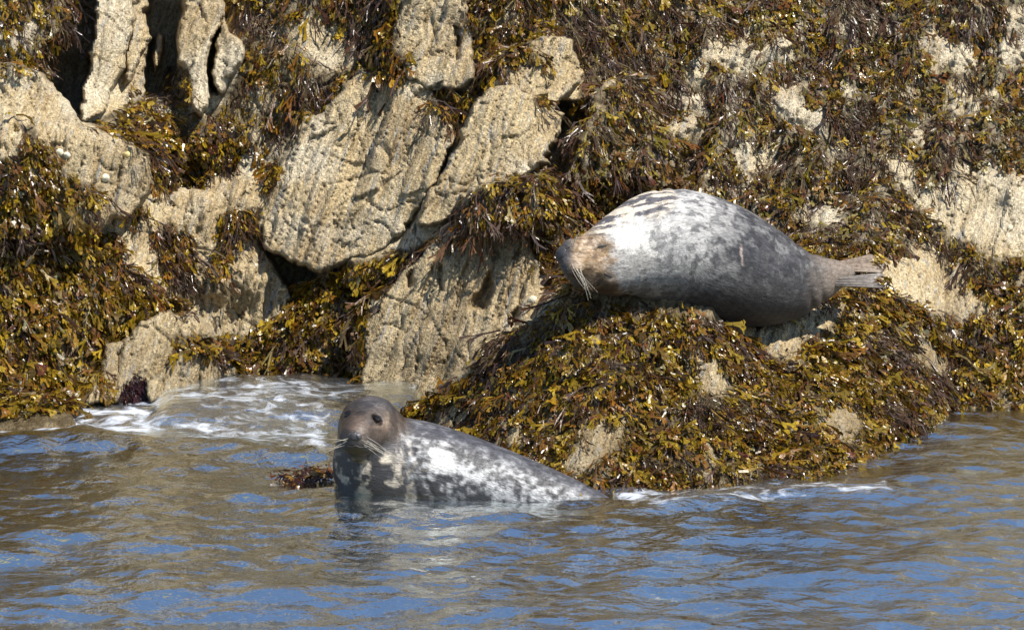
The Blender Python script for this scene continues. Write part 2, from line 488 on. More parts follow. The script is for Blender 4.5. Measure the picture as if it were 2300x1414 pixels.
piece("rock_knob", [(1040, 440), (1130, 398), (1230, 400), (1262, 440), (1262, 490), (1180, 505), (1090, 505), (1030, 515)], 0.50, (0, 0), 40, label="weed covered rock knob below the leaning slab")
piece("rock_knob", [(1330, 190), (1420, 170), (1480, 260), (1470, 390), (1300, 410), (1300, 350), (1320, 280)], 0.22, (0, 0), 50, label="weed covered rock rib right of the dark recess")
# --- lower buttress
piece("rock_buttress", [(1005, 510), (1090, 497), (1175, 488), (1192, 560), (1240, 640), (1235, 710), (1150, 770), (1065, 850), (1000, 905), (860, 905), (812, 870), (820, 700), (900, 612), (960, 570)], 0.34, (.02, -.01), 24, label="grooved tan rock buttress rising from the water")
# --- lower left boulders
piece("boulder", [(250, 775), (365, 700), (440, 705), (486, 750), (500, 805), (400, 852), (300, 905), (190, 905)], 0.26, (0, 0), 40, label="smooth tan boulder above the foam on the left")
piece("boulder", [(395, 800), (470, 772), (520, 800), (525, 850), (470, 890), (325, 915), (335, 868)], 0.42, (0, 0), 34, label="rounded wet boulder at the head of the foam")
piece("boulder", [(-300, 888), (30, 880), (100, 890), (150, 915), (170, 950), (120, 985), (-300, 992)], 0.0, (0, 0), 34,
      yfun=lambda x, y: water_depth(968) + (968 - y) * 0.0065, label="low wet brown rock awash with foam at the left edge")

# --- front outcrop under the resting seal
pwo = np.interp(GX, [900, 950, 985, 1050, 1150, 1350, 1600, 1850, 1950, 2080, 2130, 2300, 2860],
                [980, 990, 1005, 1035, 1065, 1094, 1080, 1057, 1017, 947, 920, 914, 914])
shl = np.interp(GX, [950, 1050, 1200, 1300, 1480, 1560, 1640, 1700, 1760, 1900, 2000, 2300, 2860], [885, 805, 692, 662, 650, 640, 690, 745, 735, 660, 640, 640, 640])
k1 = np.interp(GX, [950, 1100, 1250, 1600, 1690, 1900, 2100], [.0034, .0032, .0026, .0026, .0040, .0040, .0030])
Yo = np.where(PY > shl[None, :], water_depth(pwo)[None, :] + (pwo[None, :] - PY) * k1[None, :],
              water_depth(pwo)[None, :] + (pwo - shl)[None, :] * k1[None, :] + (shl[None, :] - PY) * np.interp(GX, [1200, 1400, 1650, 1900, 2100], [.0125, .0125, .009, .0055, .004])[None, :])
def outcrop_y(x, y):
    c = np.round((x - GX[0]) / ST).astype(int); r = np.round((y - GY[0]) / ST).astype(int)
    return Yo[r, c]
piece("rock_outcrop", [(928, 938), (985, 872), (1060, 812), (1130, 765), (1195, 705), (1245, 655), (1320, 560), (1500, 440), (1800, 430), (2000, 430), (2250, 560), (2330, 800), (2330, 1180), (2130, 1180), (1200, 1280), (928, 1180)], 0, rad=30, yfun=outcrop_y, label="low weedy rock outcrop on which the pale seal rests")

# ------------------------------------------------------------------ where the rock is bare and where weed grows
bare_polys = [
    # slabs and ridges
    ([(232, -660), (500, -660), (500, 20), (545, 112), (530, 180), (455, 262), (425, 240), (370, 215), (320, 215), (285, 240), (235, 262), (190, 290), (200, 120), (222, 20)], 1.0),
    ([(905, -660), (1060, -660), (1052, 60), (1058, 170), (1020, 200), (1000, 290), (1012, 330), (1060, 260), (1105, 190), (1200, 100), (1290, 85), (1300, 180), (1265, 265), (1238, 370), (1130, 395), (1055, 440), (1010, 500), (960, 540), (880, 560), (770, 592), (725, 605), (655, 590), (590, 555), (585, 510), (620, 420), (650, 330), (715, 255), (810, 165), (905, 140)], 1.0),
    ([(1005, 510), (1090, 500), (1170, 495), (1185, 560), (1225, 650), (1225, 700), (1140, 752), (1055, 830), (960, 890), (860, 890), (822, 860), (824, 720), (900, 612), (960, 570)], 1.0),
    # left slope
    ([(-300, 160), (70, 165), (110, 190), (190, 285), (320, 352), (335, 430), (290, 450), (180, 405), (130, 355), (85, 300), (40, 255), (-300, 240)], 0.95),
    ([(-60, 230), (30, 250), (60, 330), (20, 345), (-60, 340)], 1.0),
    ([(110, 40), (60, 110), (30, 120), (-20, 90), (20, 60)], 0.5),
    # middle left flat
    ([(180, 470), (235, 432), (330, 415), (480, 412), (560, 350), (610, 360), (590, 480), (592, 556), (630, 640), (650, 690), (560, 745), (470, 745), (405, 700), (375, 660), (330, 625), (270, 585), (260, 530), (210, 500)], 1.0),
    ([(600, 560), (720, 605), (690, 650), (650, 680), (620, 640)], 1.0),
    # low boulders
    ([(250, 775), (355, 705), (440, 712), (480, 745), (400, 790), (500, 800), (520, 850), (430, 880), (330, 900), (190, 900), (190, 860), (250, 850)], 1.0),
    ([(130, 770), (190, 760), (180, 800), (120, 830), (130, 800)], 0.9),
    ([(20, 830), (60, 850), (110, 900), (20, 890)], 0.8),
    ([(700, 752), (748, 740), (775, 782), (720, 812)], .9), ([(770, 810), (815, 800), (820, 860), (780, 850)], .7),
    # top middle
    ([(640, 62), (700, 35), (770, 50), (850, 88), (872, 108), (800, 135), (745, 160), (700, 150), (650, 120)], 0.92),
    ([(540, 230), (585, 190), (620, 210), (640, 250), (580, 250)], .8),
    ([(560, 290), (620, 300), (600, 350), (550, 340)], .6),
    ([(1140, 0), (1165, -10), (1160, 40), (1140, 40)], 1),
    # pale bumps in the weed upper right
    ([(1590, 95), (1650, 78), (1700, 105), (1765, 72), (1778, 115), (1735, 142), (1660, 148), (1600, 125)], 1.0),
    ([(1545, 118), (1580, 130), (1598, 172), (1560, 178)], 1.0),
    ([(1520, 218), (1580, 212), (1592, 246), (1540, 258)], 1.0),
    ([(1495, 275), (1550, 262), (1585, 290), (1530, 320), (1498, 308)], 1.0),
    ([(1730, 190), (1790, 182), (1800, 222), (1855, 258), (1838, 294), (1780, 284), (1738, 228)], 1.0),
    ([(1655, 320), (1685, 308), (1702, 345), (1738, 308), (1722, 372), (1680, 404), (1648, 360)], 1.0),
    ([(2055, 78), (2120, 70), (2185, 118), (2175, 158), (2118, 142)], 1.0),
    ([(2138, 198), (2170, 192), (2198, 236), (2172, 248)], 1.0),
    ([(2022, 262), (2050, 262), (2078, 322), (2050, 322)], 1.0),
    ([(1992, 358), (2030, 346), (2068, 402), (2040, 418), (1998, 394)], 1.0),
    ([(2235, 30), (2300, 12), (2450, 5), (2450, 55), (2260, 55)], 1.0),
    ([(2230, 100), (2300, 88), (2450, 95), (2430, 145), (2260, 140)], 1.0),
    ([(2060, 430), (2110, 408), (2150, 415), (2160, 376), (2210, 370), (2300, 395), (2500, 420), (2500, 570), (2270, 570), (2215, 580), (2180, 535), (2120, 505), (2068, 485)], 1.0),
    ([(1960, 600), (2040, 548), (2100, 545), (2140, 580), (2162, 640), (2215, 680), (2170, 715), (2100, 700), (2000, 655)], 1.0),
    ([(1690, 752), (1760, 735), (1830, 688), (1880, 672), (1890, 710), (1805, 760), (1795, 805), (1722, 795)], 1.0),
    ([(2015, 780), (2060, 745), (2135, 820), (2112, 842), (2040, 805)], 1.0),
    ([(2100, 720), (2160, 725), (2140, 760), (2100, 750)], .7),
    ([(1825, 922), (1890, 908), (1935, 950), (1902, 985), (1850, 972)], 1.0),
    ([(1555, 800), (1600, 788), (1628, 840), (1612, 885), (1570, 872)], 1.0),
    ([(1325, 950), (1388, 928), (1385, 1000), (1300, 1055), (1255, 1045), (1330, 990)], 1.0),
    ([(1230, 780), (1290, 775), (1320, 800), (1250, 810)], .7),
    ([(960, 920), (1040, 905), (1060, 945), (985, 955)], .9),
    ([(1130, 965), (1190, 960), (1185, 995), (1140, 995)], .8),
    ([(1570, 1000), (1610, 990), (1590, 1060), (1555, 1065)], .7),
    ([(1230, 620), (1275, 600), (1260, 690), (1190, 700)], .8),
    ([(1810, 470), (1890, 460), (1880, 500), (1800, 495)], .95),
    ([(1580, 418), (1660, 420), (1640, 440), (1590, 436)], .8),
    ([(2280, 610), (2360, 600), (2360, 640), (2290, 640)], .7),
    ([(2130, 900), (2400, 880), (2400, 1000), (2130, 1000)], .5),
]
bare_polys += [([(168, -60), (232, -60), (222, 100), (200, 262), (150, 245), (115, 190), (105, 120), (150, 75), (168, 20)], 1.0),
               ([(1232, 235), (1318, 240), (1300, 330), (1285, 395), (1232, 400)], .9)]
bare = np.zeros_like(PX)
for poly, s in bare_polys:
    e = pip(poly, PX + wfx * 1.1, PY + wfy * 1.1)
    cx_, cy_ = np.mean(poly, 0)
    bare = np.maximum(bare, s * smooth(-12, 4, e))
weed_polys = [   # tufts growing on the bare stone
    ([(800, 110), (850, 100), (925, 118), (915, 165), (880, 185), (850, 180), (815, 160)], 1),
    ([(962, 195), (1010, 188), (1048, 225), (1040, 272), (985, 262), (960, 235)], 1),
    ([(335, 512), (380, 498), (430, 530), (425, 600), (385, 635), (350, 590)], 1),
    ([(470, 560), (500, 565), (505, 605), (478, 605)], 1),
    ([(485, 480), (560, 455), (572, 490), (520, 540), (490, 535)], 1),
    ([(385, 755), (445, 745), (500, 770), (490, 800), (400, 800)], 1),
    ([(590, 370), (620, 350), (640, 390), (600, 410)], 1),
    ([(300, 470), (330, 465), (335, 490), (305, 495)], .8),
    ([(30, 790), (110, 790), (118, 840), (60, 855), (30, 830)], 1),
    ([(150, 800), (205, 790), (245, 880), (170, 890), (140, 870)], 1),
    ([(268, 868), (300, 838), (332, 850), (322, 892), (275, 896)], 1),
    ([(560, 70), (640, 60), (720, 150), (700, 230), (600, 200)], .9),
    ([(1040, 30), (1100, 20), (1090, 60), (1050, 60)], 1),
    ([(1170, 120), (1240, 130), (1200, 150)], .7), ([(1190, 225), (1215, 200), (1225, 235), (1200, 245)], 1),
    ([(365, 140), (420, 160), (440, 240), (375, 245)], .9), ([(290, 190), (320, 210), (330, 260), (280, 260)], .8),
]
for poly, s in weed_polys:
    e = pip(poly, PX + wfx, PY + wfy)
    bare = bare * (1 - s * smooth(-6, 6, e))
weed = np.clip(1 - bare - 0.1, 0, 1) / 0.9
thr_ = 0.10 * smooth(1300, 1600, PX) * smooth(560, 430, PY)
patchy = smooth(-0.75, -0.35, fbm(PX / 45, PY / 45, 7, 3, 31) - thr_)
weed = weed * (0.12 + 0.88 * patchy)
pale = smooth(0.0, 0.6, fbm(PX / 200, PY / 160, 3, 3, 41) + 0.25 * smooth(1300, 1700, PX) * smooth(600, 500, PY) + 0.2 * smooth(900, 500, PX) * smooth(330, 200, PY)) * smooth(650, 450, PY)
pale = np.clip(pale + 0.5 * smooth(1400, 1600, PX) * smooth(600, 450, PY), 0, 1)

for poly, s in bare_polys:
    c_ = np.mean(poly, 0)
    if c_[0] > 1480 and c_[1] < 430:
        bump_ = -0.045 * smooth(-4, 22, pip(poly, PX + wfx, PY + wfy))
        BASE = BASE + bump_; comp = comp + bump_
V = unproj(PX, PY, BASE).reshape(-1, 3)
shore = new_mesh("rocky_shore", V, grid_faces(NR, NC), M_ROCK, attrs={"weed": weed.ravel(), "pale": pale.ravel()})
tag(shore, "tan barnacled rock shore rising from the sea", None, None, "structure")
for name, vv, ff, sl, used, label in pieces:
    o = new_mesh(name, vv, ff, M_ROCK, shore, attrs={"weed": weed[sl].ravel()[used], "pale": pale[sl].ravel()[used]})
    if label: o["label"] = label

# upper cliff beyond the frame, seen only in the water's reflection
hx = np.linspace(-16, 16, 90); hz = np.linspace(0, 1, 40)
HX, HT = np.meshgrid(hx, hz)
topY = 2.35 - 0.05 * HX
HY = topY - 0.15 + 3.2 * HT + 0.35 * fbm(HX / 1.3, HT * 4, 0, 4, 51)
HZ = -0.6 + 5.2 * HT ** 0.9 + 0.25 * fbm(HX / 0.9, HT * 6, 3, 3, 52)
cl = new_mesh("cliff", np.stack([HX, HY, HZ], -1).reshape(-1, 3), grid_faces(40, 90), M_HILL)
tag(cl, "higher rock slope behind the shore", None, None, "structure")

# ------------------------------------------------------------------ sea bed and water
bx = np.concatenate([np.linspace(-90, -7, 12)[:-1], np.linspace(-7, 7, 60), np.linspace(7, 90, 12)[1:]])
by = np.concatenate([np.linspace(-90, -12, 12)[:-1], np.linspace(-12, 2.5, 60)])
BX, BY = np.meshgrid(bx, by)
BZ = np.interp(BY, [-90, -12, -5, -2, 2.5], [-6, -1.6, -0.75, -0.4, -0.25]) + 0.12 * fbm(BX / 0.9, BY / 0.9, 0, 4, 61) * (np.abs(BX) < 7.1)
bed = new_mesh("sea_bed", np.stack([BX, BY, BZ], -1).reshape(-1, 3), grid_faces(*BX.shape), M_BED)
tag(bed, "brown stony sea bed under the shallow water", None, None, "structure")

wxx = np.concatenate([-(4.2 + np.geomspace(.03, 90, 45))[::-1], np.linspace(-4.2, 4.2, 337), 4.2 + np.geomspace(.03, 90, 45)])
wyy = np.concatenate([-(8.6 + np.geomspace(.03, 90, 45))[::-1], np.linspace(-8.6, 1.6, 440), 1.6 + np.geomspace(.03, 3, 8)])
WX, WY = np.meshgrid(wxx, wyy)
amp = smooth(1.0, -2.5, WY) * 0.5 + 0.5
def ripple(lx, ly, rot, a, seed):
    c, s = math.cos(rot), math.sin(rot)
    return a * pn((WX * c + WY * s) / lx, (-WX * s + WY * c) / ly, 0.5, seed)
wz = (ripple(1.6, 1.0, 0.10, .030, 71) + ripple(0.62, 0.40, -0.12, .027, 72) + ripple(0.36, 0.23, 0.2, .024, 73)
      + ripple(0.20, 0.13, -0.15, .0145, 74) + ripple(0.11, 0.075, 0.1, .0075, 78))
far = smooth(6, 4.4, np.abs(WX)) * smooth(-11, -8.8, WY)
wz = wz * amp * (0.35 + 0.65 * far)
wpx, wpy = proj(np.stack([WX, WY, np.zeros_like(WX)], -1))
jx = 14 * fbm(WX * 2.5, WY * 1.2, 0, 3, 75); jy = 6 * fbm(WX * 2.5, WY * 1.2, 5, 3, 76)
def wpoly(poly, soft):
    return smooth(-soft, soft, pip(poly, wpx + jx * 1.5, wpy + jy * 1.5))
# water heaped over the submerged rock and running off it
heap = wpoly([(350, 960), (380, 890), (470, 855), (700, 862), (930, 880), (940, 930), (740, 985), (560, 1000), (400, 995)], 26)
wz = wz + 0.085 * heap * smooth(1000, 930, wpy)
wz = wz + 0.07 * wpoly([(-100, 985), (300, 975), (700, 1010), (760, 1040), (500, 1025), (-100, 1010)], 18)
wz = wz + 0.018 * wpoly([(740, 1130), (900, 1122), (1110, 1135), (1350, 1120), (1700, 1095), (1700, 1125), (1300, 1165), (900, 1180), (740, 1165)], 16)
foam = (0.50 * wpoly([(-60, 960), (60, 935), (180, 905), (330, 905), (420, 870), (480, 870), (900, 880), (940, 900), (740, 940), (735, 1015), (560, 1000), (380, 985), (80, 975)], 22)
        + 0.26 * wpoly([(90, 925), (140, 905), (360, 930), (330, 965), (80, 970)], 20)
        + 0.10 * wpoly([(430, 930), (560, 900), (720, 890), (720, 1000), (520, 990)], 26)
        + 0.55 * wpoly([(1370, 1092), (1500, 1085), (1750, 1082), (1990, 1085), (2000, 1110), (1750, 1120), (1600, 1140), (1440, 1150), (1440, 1135), (1380, 1115)], 12)
        + 0.35 * wpoly([(1385, 1090), (1450, 1088), (1450, 1110), (1390, 1112)], 10)
        + 0.35 * wpoly([(890, 1112), (1060, 1108), (1150, 1112), (1100, 1130), (900, 1128)], 10)
        + 0.50 * wpoly([(-60, 962), (230, 960), (330, 968), (250, 984), (-60, 988)], 12))
# a thin broken line of foam where water meets the front rock
edge = np.abs(wpy - np.interp(wpx, GX, pwo)) < 5
foam = np.maximum(foam, 0.36 * (edge & (wpx > 1350) & (wpx < 2080)))
fz = fbm(WX * 9, WY * 6, 2, 3, 77)
wz = wz + 0.007 * np.clip(foam, 0, 1) * fz
water = new_mesh("sea_water", np.stack([WX, WY, wz], -1).reshape(-1, 3), grid_faces(*WX.shape), M_WATER, attrs={"foam": np.clip(foam, 0, 1).ravel()})
tag(water, "rippled blue and olive sea water with streaks of foam", None, None, "structure")

# ------------------------------------------------------------------ seals (one implicit surface each)
def spline(pts, n):
    P = np.array(pts, float)
    P = np.vstack([2 * P[0] - P[1], P, 2 * P[-1] - P[-2]])
    m = len(P) - 3
    t = np.linspace(0, m - 1e-6, n)
    i = t.astype(int); f = (t - i)[:, None]
    p0, p1, p2, p3 = P[i], P[i+1], P[i+2], P[i+3]
    return 0.5 * ((2*p1) + (-p0+p2)*f + (2*p0-5*p1+4*p2-p3)*f**2 + (-p0+3*p1-3*p2+p3)*f**3)

def smin(a, b, k):
    h = np.clip(0.5 + 0.5 * (b - a) / k, 0, 1)
    return b + (a - b) * h - k * h * (1 - h)

def chain_sdf(P, C):
    d = np.full(len(P), 1e9, np.float32)
    for c in C.astype(np.float32):
        q = P - c[:3]
        d = np.minimum(d, np.sqrt(np.einsum('ij,ij->i', q, q)) - c[3])
    return d

def surface_nets(fun, lo, hi, h):
    lo = np.array(lo); n = np.ceil((np.array(hi) - lo) / h).astype(int) + 1
    ax = [lo[i] + h * np.arange(n[i]) for i in range(3)]
    Fv = np.empty(n, np.float32)
    yy, zz = np.meshgrid(ax[1], ax[2], indexing='ij')
    for i, x in enumerate(ax[0]):
        P = np.stack([np.full(yy.size, x), yy.ravel(), zz.ravel()], 1).astype(np.float32)
        Fv[i] = fun(P).reshape(n[1], n[2])
    S = Fv < 0
    cell = np.zeros(n - 1, np.int8)
    for a in (0, 1):
        for b in (0, 1):
            for c in (0, 1):
                cell += S[a:n[0]-1+a, b:n[1]-1+b, c:n[2]-1+c]
    act = (cell > 0) & (cell < 8)
    ids = -np.ones(n - 1, np.int64)
    idx = np.argwhere(act)
    ids[act] = np.arange(len(idx))
    V = lo + (idx + 0.5) * h
    faces = []
    for axis in range(3):
        b, c = [(1, 2), (2, 0), (0, 1)][axis]
        s0 = [slice(None)] * 3; s1 = [slice(None)] * 3
        s0[axis] = slice(0, n[axis] - 1); s1[axis] = slice(1, n[axis])
        A = S[tuple(s0)]; B = S[tuple(s1)]
        E = np.argwhere(A != B)
        ok = (E[:, b] > 0) & (E[:, c] > 0) & (E[:, b] < n[b] - 1) & (E[:, c] < n[c] - 1)
        E = E[ok]
        flip = A[tuple(E.T)]
        def cid(db, dc):
            G = E.copy(); G[:, b] += db; G[:, c] += dc
            return ids[tuple(G.T)]
        q = np.stack([cid(-1, -1), cid(0, -1), cid(0, 0), cid(-1, 0)], 1)
        q[~flip] = q[~flip][:, ::-1]
        faces.append(q)
    faces = np.concatenate(faces)
    for it in range(4):
        e = 0.003
        d = fun(V.astype(np.float32)).astype(float)
        g = np.stack([fun((V + np.eye(3)[i] * e).astype(np.float32)) - fun((V - np.eye(3)[i] * e).astype(np.float32)) for i in range(3)], 1).astype(float) / (2 * e)
        g2 = np.maximum((g * g).sum(1), 0.2)
        step = np.clip(d / g2, -h, h)
        V = V - g * step[:, None] * 0.9
    return V, faces

def pxr(px, py, Y, rpx):
    p = unproj(px, py, Y)
    return [p[0], p[1], p[2], rpx * Q * (Y - CAM[1]) / F[1]]

def ray_hit(bvh, px, py):
    d = unproj(px, py, 0) - CAM
    d = Vector(d).normalized()
    loc, nor, i, dist = bvh.ray_cast(Vector(CAM), d)
    return loc, nor

def ellipsoid(name, center, axes, mat, parent, nu=20, nv=12):
    """axes: three Vectors (already scaled)."""
    u = np.linspace(0, 2 * np.pi, nu, endpoint=False); v = np.linspace(0.0, np.pi, nv)
    Vv, Uu = np.meshgrid(v, u, indexing='ij')
    A = [np.array(a) for a in axes]
    P = np.array(center) + (np.sin(Vv) * np.cos(Uu))[..., None] * A[0] + (np.sin(Vv) * np.sin(Uu))[..., None] * A[1] + np.cos(Vv)[..., None] * A[2]
    P = P.reshape(-1, 3)
    f = []
    for i in range(nv - 1):
        for j in range(nu):
            f.append((i*nu+j, (i+1)*nu+j, (i+1)*nu+(j+1) % nu, i*nu+(j+1) % nu))
    return new_mesh(name, P, f, mat, parent)

def tube(name, pts, radii, mat, parent, sides=5):
    P = np.array(pts, float); n = len(P)
    T = np.gradient(P, axis=0); T /= np.linalg.norm(T, axis=1)[:, None]
    ref = np.array([0.3, 0.2, 0.93])
    A = np.cross(T, ref); A /= np.linalg.norm(A, axis=1)[:, None]
    B = np.cross(T, A)
    ang = np.linspace(0, 2 * np.pi, sides, endpoint=False)
    ring = P[:, None] + (np.cos(ang)[None, :, None] * A[:, None] + np.sin(ang)[None, :, None] * B[:, None]) * np.array(radii)[:, None, None]
    f = [(i*sides+j, i*sides+(j+1) % sides, (i+1)*sides+(j+1) % sides, (i+1)*sides+j) for i in range(n-1) for j in range(sides)]
    return new_mesh(name, ring.reshape(-1, 3), f, mat, parent)

def axis_grain(V, C):
    """coordinates running along the body and round it, for fur grain"""
    i = np.zeros(len(V), int)
    best = np.full(len(V), 1e9)
    for j, c in enumerate(C):
        d = ((V - c[:3])**2).sum(1)
        m = d < best
        best[m] = d[m]; i[m] = j
    s = np.concatenate([[0], np.cumsum(np.linalg.norm(np.diff(C[:, :3], axis=0), axis=1))])
    T = np.gradient(C[:, :3], axis=0); T /= np.linalg.norm(T, axis=1)[:, None]
    along = s[i] + ((V - C[i, :3]) * T[i]).sum(1)
    perp = V - C[i, :3] - ((V - C[i, :3]) * T[i]).sum(1)[:, None] * T[i]
    return along, perp, i / len(C)

def lerp(a, b, t):
    t = np.asarray(t)[:, None]
    return np.asarray(a) * (1 - t) + np.asarray(b) * t

# ---- the resting seal on the outcrop
sealA_pts = [pxr(1268, 573, -1.47, 21), pxr(1285, 577, -1.44, 34), pxr(1318, 587, -1.36, 58), pxr(1368, 583, -1.24, 80), pxr(1432, 562, -1.10, 104),
             pxr(1502, 553, -.98, 129), pxr(1595, 582, -.87, 136), pxr(1690, 617, -.76, 116), pxr(1768, 633, -.69, 84), pxr(1830, 628, -.64, 54), pxr(1872, 617, -.60, 34), pxr(1900, 612, -.58, 20)]
CA = spline(sealA_pts, 70)
padsA = np.array([pxr(1286, 597, -1.52, 25), pxr(1283, 558, -1.47, 22), pxr(1312, 622, -1.42, 30), pxr(1352, 548, -1.36, 34), pxr(1362, 618, -1.36, 36)], np.float32)
foldsA = [(unproj(1425, 600, -1.1)[0], .35, .010), (unproj(1452, 600, -1.1)[0], .40, .007), (unproj(1795, 620, -.7)[0], -.25, .009), (unproj(1822, 620, -.7)[0], -.25, .009)]
def sdfA(P):
    d = chain_sdf(P, CA)
    for (x0, sl_, am) in foldsA:
        d = d + am * np.exp(-((P[:, 0] - x0 - sl_ * (P[:, 2] - 1.0)) / 0.020)**2)
    for c_ in padsA:
        q = P - c_[:3]
        d = smin(d, np.sqrt(np.einsum('ij,ij->i', q, q)) - c_[3], 0.025)
    return d
VA, fA = surface_nets(sdfA, CA[:, :3].min(0) - 0.42, CA[:, :3].max(0) + 0.42, 0.0095)
ax_, ay_ = proj(VA)
al, pp, ti = axis_grain(VA, CA)
n1 = fbm(al * 9, pp[:, 1] * 9 + pp[:, 2] * 9, pp[:, 0] * 9, 5, 81, .62)
n2 = fbm(al * 22, pp[:, 2] * 30, pp[:, 1] * 30, 3, 82)
n3 = fbm(VA[:, 0] * 7, VA[:, 1] * 7, VA[:, 2] * 7, 3, 83)
pal = np.array([0.40, 0.39, 0.38]); dkg = np.array([0.05, 0.05, 0.056]); crm = np.array([0.62, 0.54, 0.43]); brn = np.array([0.26, 0.175, 0.10])
furA = np.tile(pal, (len(VA), 1))
rear = smooth(1530, 1720, ax_ + 25 * n3 + (ay_ - 560) * .25)
furA = lerp(furA, [0.050, 0.049, 0.054], rear * .95)
spots = smooth(-0.1, 0.45, n1 + 0.8 * n2) * (0.55 + 0.4 * smooth(1480, 1620, ax_))
furA = lerp(furA, [0.17, 0.168, 0.17], rear * smooth(0.0, .5, fbm(al * 7, pp[:, 2] * 12, pp[:, 1] * 12, 4, 85, .6)) * .8)
furA = lerp(furA, dkg, spots * .9)
crisp = smooth(.16, .32, fbm(al * 13, pp[:, 2] * 19, pp[:, 1] * 19, 4, 87, .55)) * (0.25 + .7 * smooth(1560, 1680, ax_))
furA = lerp(furA, [0.030, 0.030, 0.034], crisp * .85)
neck = smooth(10, -10, pip([(1330, 545), (1400, 500), (1500, 480), (1520, 430), (1480, 400), (1250, 400), (1250, 540)], ax_ + 14 * n1, ay_ + 10 * n2) * -1)
furA = lerp(furA, crm, neck)
streaks = smooth(-0.12, 0.10, fbm(al * 7, pp[:, 2] * 34 + pp[:, 1] * 14, 0, 4, 84) + 0.02) * neck
furA = lerp(furA, [0.10, 0.095, 0.105], streaks)
crown = smooth(-22, 14, pip([(1395, 500), (1470, 505), (1480, 570), (1455, 580), (1400, 555), (1375, 530)], ax_ + 40 * n1, ay_ + 34 * n2))  # pale crown fur, with the sun's highlight painted into it
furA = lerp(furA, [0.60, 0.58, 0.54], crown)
gpatch = smooth(-14, 14, pip([(1385, 560), (1450, 555), (1470, 590), (1440, 625), (1390, 615)], ax_ + 12 * n1, ay_ + 12 * n3))
furA = lerp(furA, [0.30, 0.285, 0.27], gpatch * .8)
face = smooth(-16, 14, pip([(1235, 500), (1345, 525), (1375, 545), (1368, 590), (1388, 640), (1400, 720), (1235, 700)], ax_ + 26 * n1, ay_ + 26 * n1))
furA = lerp(furA, lerp(np.tile(brn, (len(VA), 1)), [0.45, 0.35, 0.26], smooth(-.2, .5, n1)), face)
furA = lerp(furA, [0.10, 0.062, 0.038], face * smooth(.05, .45, n2 + .4 * n1) * .8)
jaw = smooth(-6, 8, pip([(1275, 604), (1325, 606), (1352, 618), (1392, 642), (1430, 668), (1400, 710), (1270, 690)], ax_ + 8 * n1, ay_ + 8 * n2))  # dark jaw fur, with the shadow under the head painted in
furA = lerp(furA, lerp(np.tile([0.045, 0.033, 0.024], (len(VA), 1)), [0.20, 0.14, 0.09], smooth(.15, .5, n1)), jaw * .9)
snout = smooth(1300, 1272, ax_ + 9 * n1) * face
furA = lerp(furA, [0.085, 0.080, 0.082], snout)
lower = smooth(575, 690, ay_ + 14 * n3) * smooth(1440, 1560, ax_)  # dark flank fur, deepened downwards to paint in the shaded underside
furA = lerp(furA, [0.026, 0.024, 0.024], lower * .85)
tailc = smooth(1800, 1880, ax_ + 12 * n1)
furA = lerp(furA, [0.22, 0.175, 0.14], tailc * .8)
scar = smooth(4.0, 1.5, np.abs(ax_ - (1664 + (ay_ - 560) * .12 + 3 * n2))) * smooth(545, 560, ay_) * smooth(600, 590, ay_)
furA = lerp(furA, [0.36, 0.29, 0.26], scar * .8)
for ex_, ey_ in ((1352, 553), (1366, 618)):
    furA = lerp(furA, [0.05, 0.036, 0.027], .75 * np.exp(-(((ax_ - ex_) / 13)**2 + ((ay_ - ey_) / 8)**2)))
M_FURA = fur_material("dry_pale_fur", 0.50, 0.16)
sealA = bpy.data.objects.new("seal", None); col.objects.link(sealA)
sealA.location = unproj(1600, 720, -0.9)
tag(sealA, "pale grey seal asleep on the weedy rock with its brown muzzle to the left", "seal", "grey seals")
def child_of(o, root):
    o.parent = root
    o.matrix_parent_inverse = Matrix.Translation(root.location).inverted()
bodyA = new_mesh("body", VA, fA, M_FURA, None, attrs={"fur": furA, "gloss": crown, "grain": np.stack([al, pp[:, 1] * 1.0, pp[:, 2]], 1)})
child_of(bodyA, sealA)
bvhA = BVHTree.FromPolygons([tuple(v) for v in VA], [tuple(f) for f in fA])
def on(bvh, px, py):
    loc, nor = ray_hit(bvh, px, py)
    return (np.array(loc), np.array(nor)) if loc is not None else (None, None)
def axes_at(nor, a, b, c, roll=0.0):
    n = Vector(nor).normalized(); s = Vector((0, 0, 1)).cross(n).normalized(); t = n.cross(s)
    s2 = s * math.cos(roll) + t * math.sin(roll); t2 = n.cross(s2)
    return [s2 * a, t2 * b, n * c]
for (ex, ey, rr) in ((1262, 561, 0.3), (1263, 584, -0.4)):
    loc, nor = on(bvhA, ex, ey)
    if loc is not None:
        child_of(ellipsoid("nostril", loc, axes_at(nor, .020, .006, .005, rr), M_DARK, None), sealA)
loc, nor = on(bvhA, 1263, 567)
child_of(ellipsoid("nose", loc - nor * .010, axes_at(nor, .030, .034, .016), M_NOSE, None), sealA)
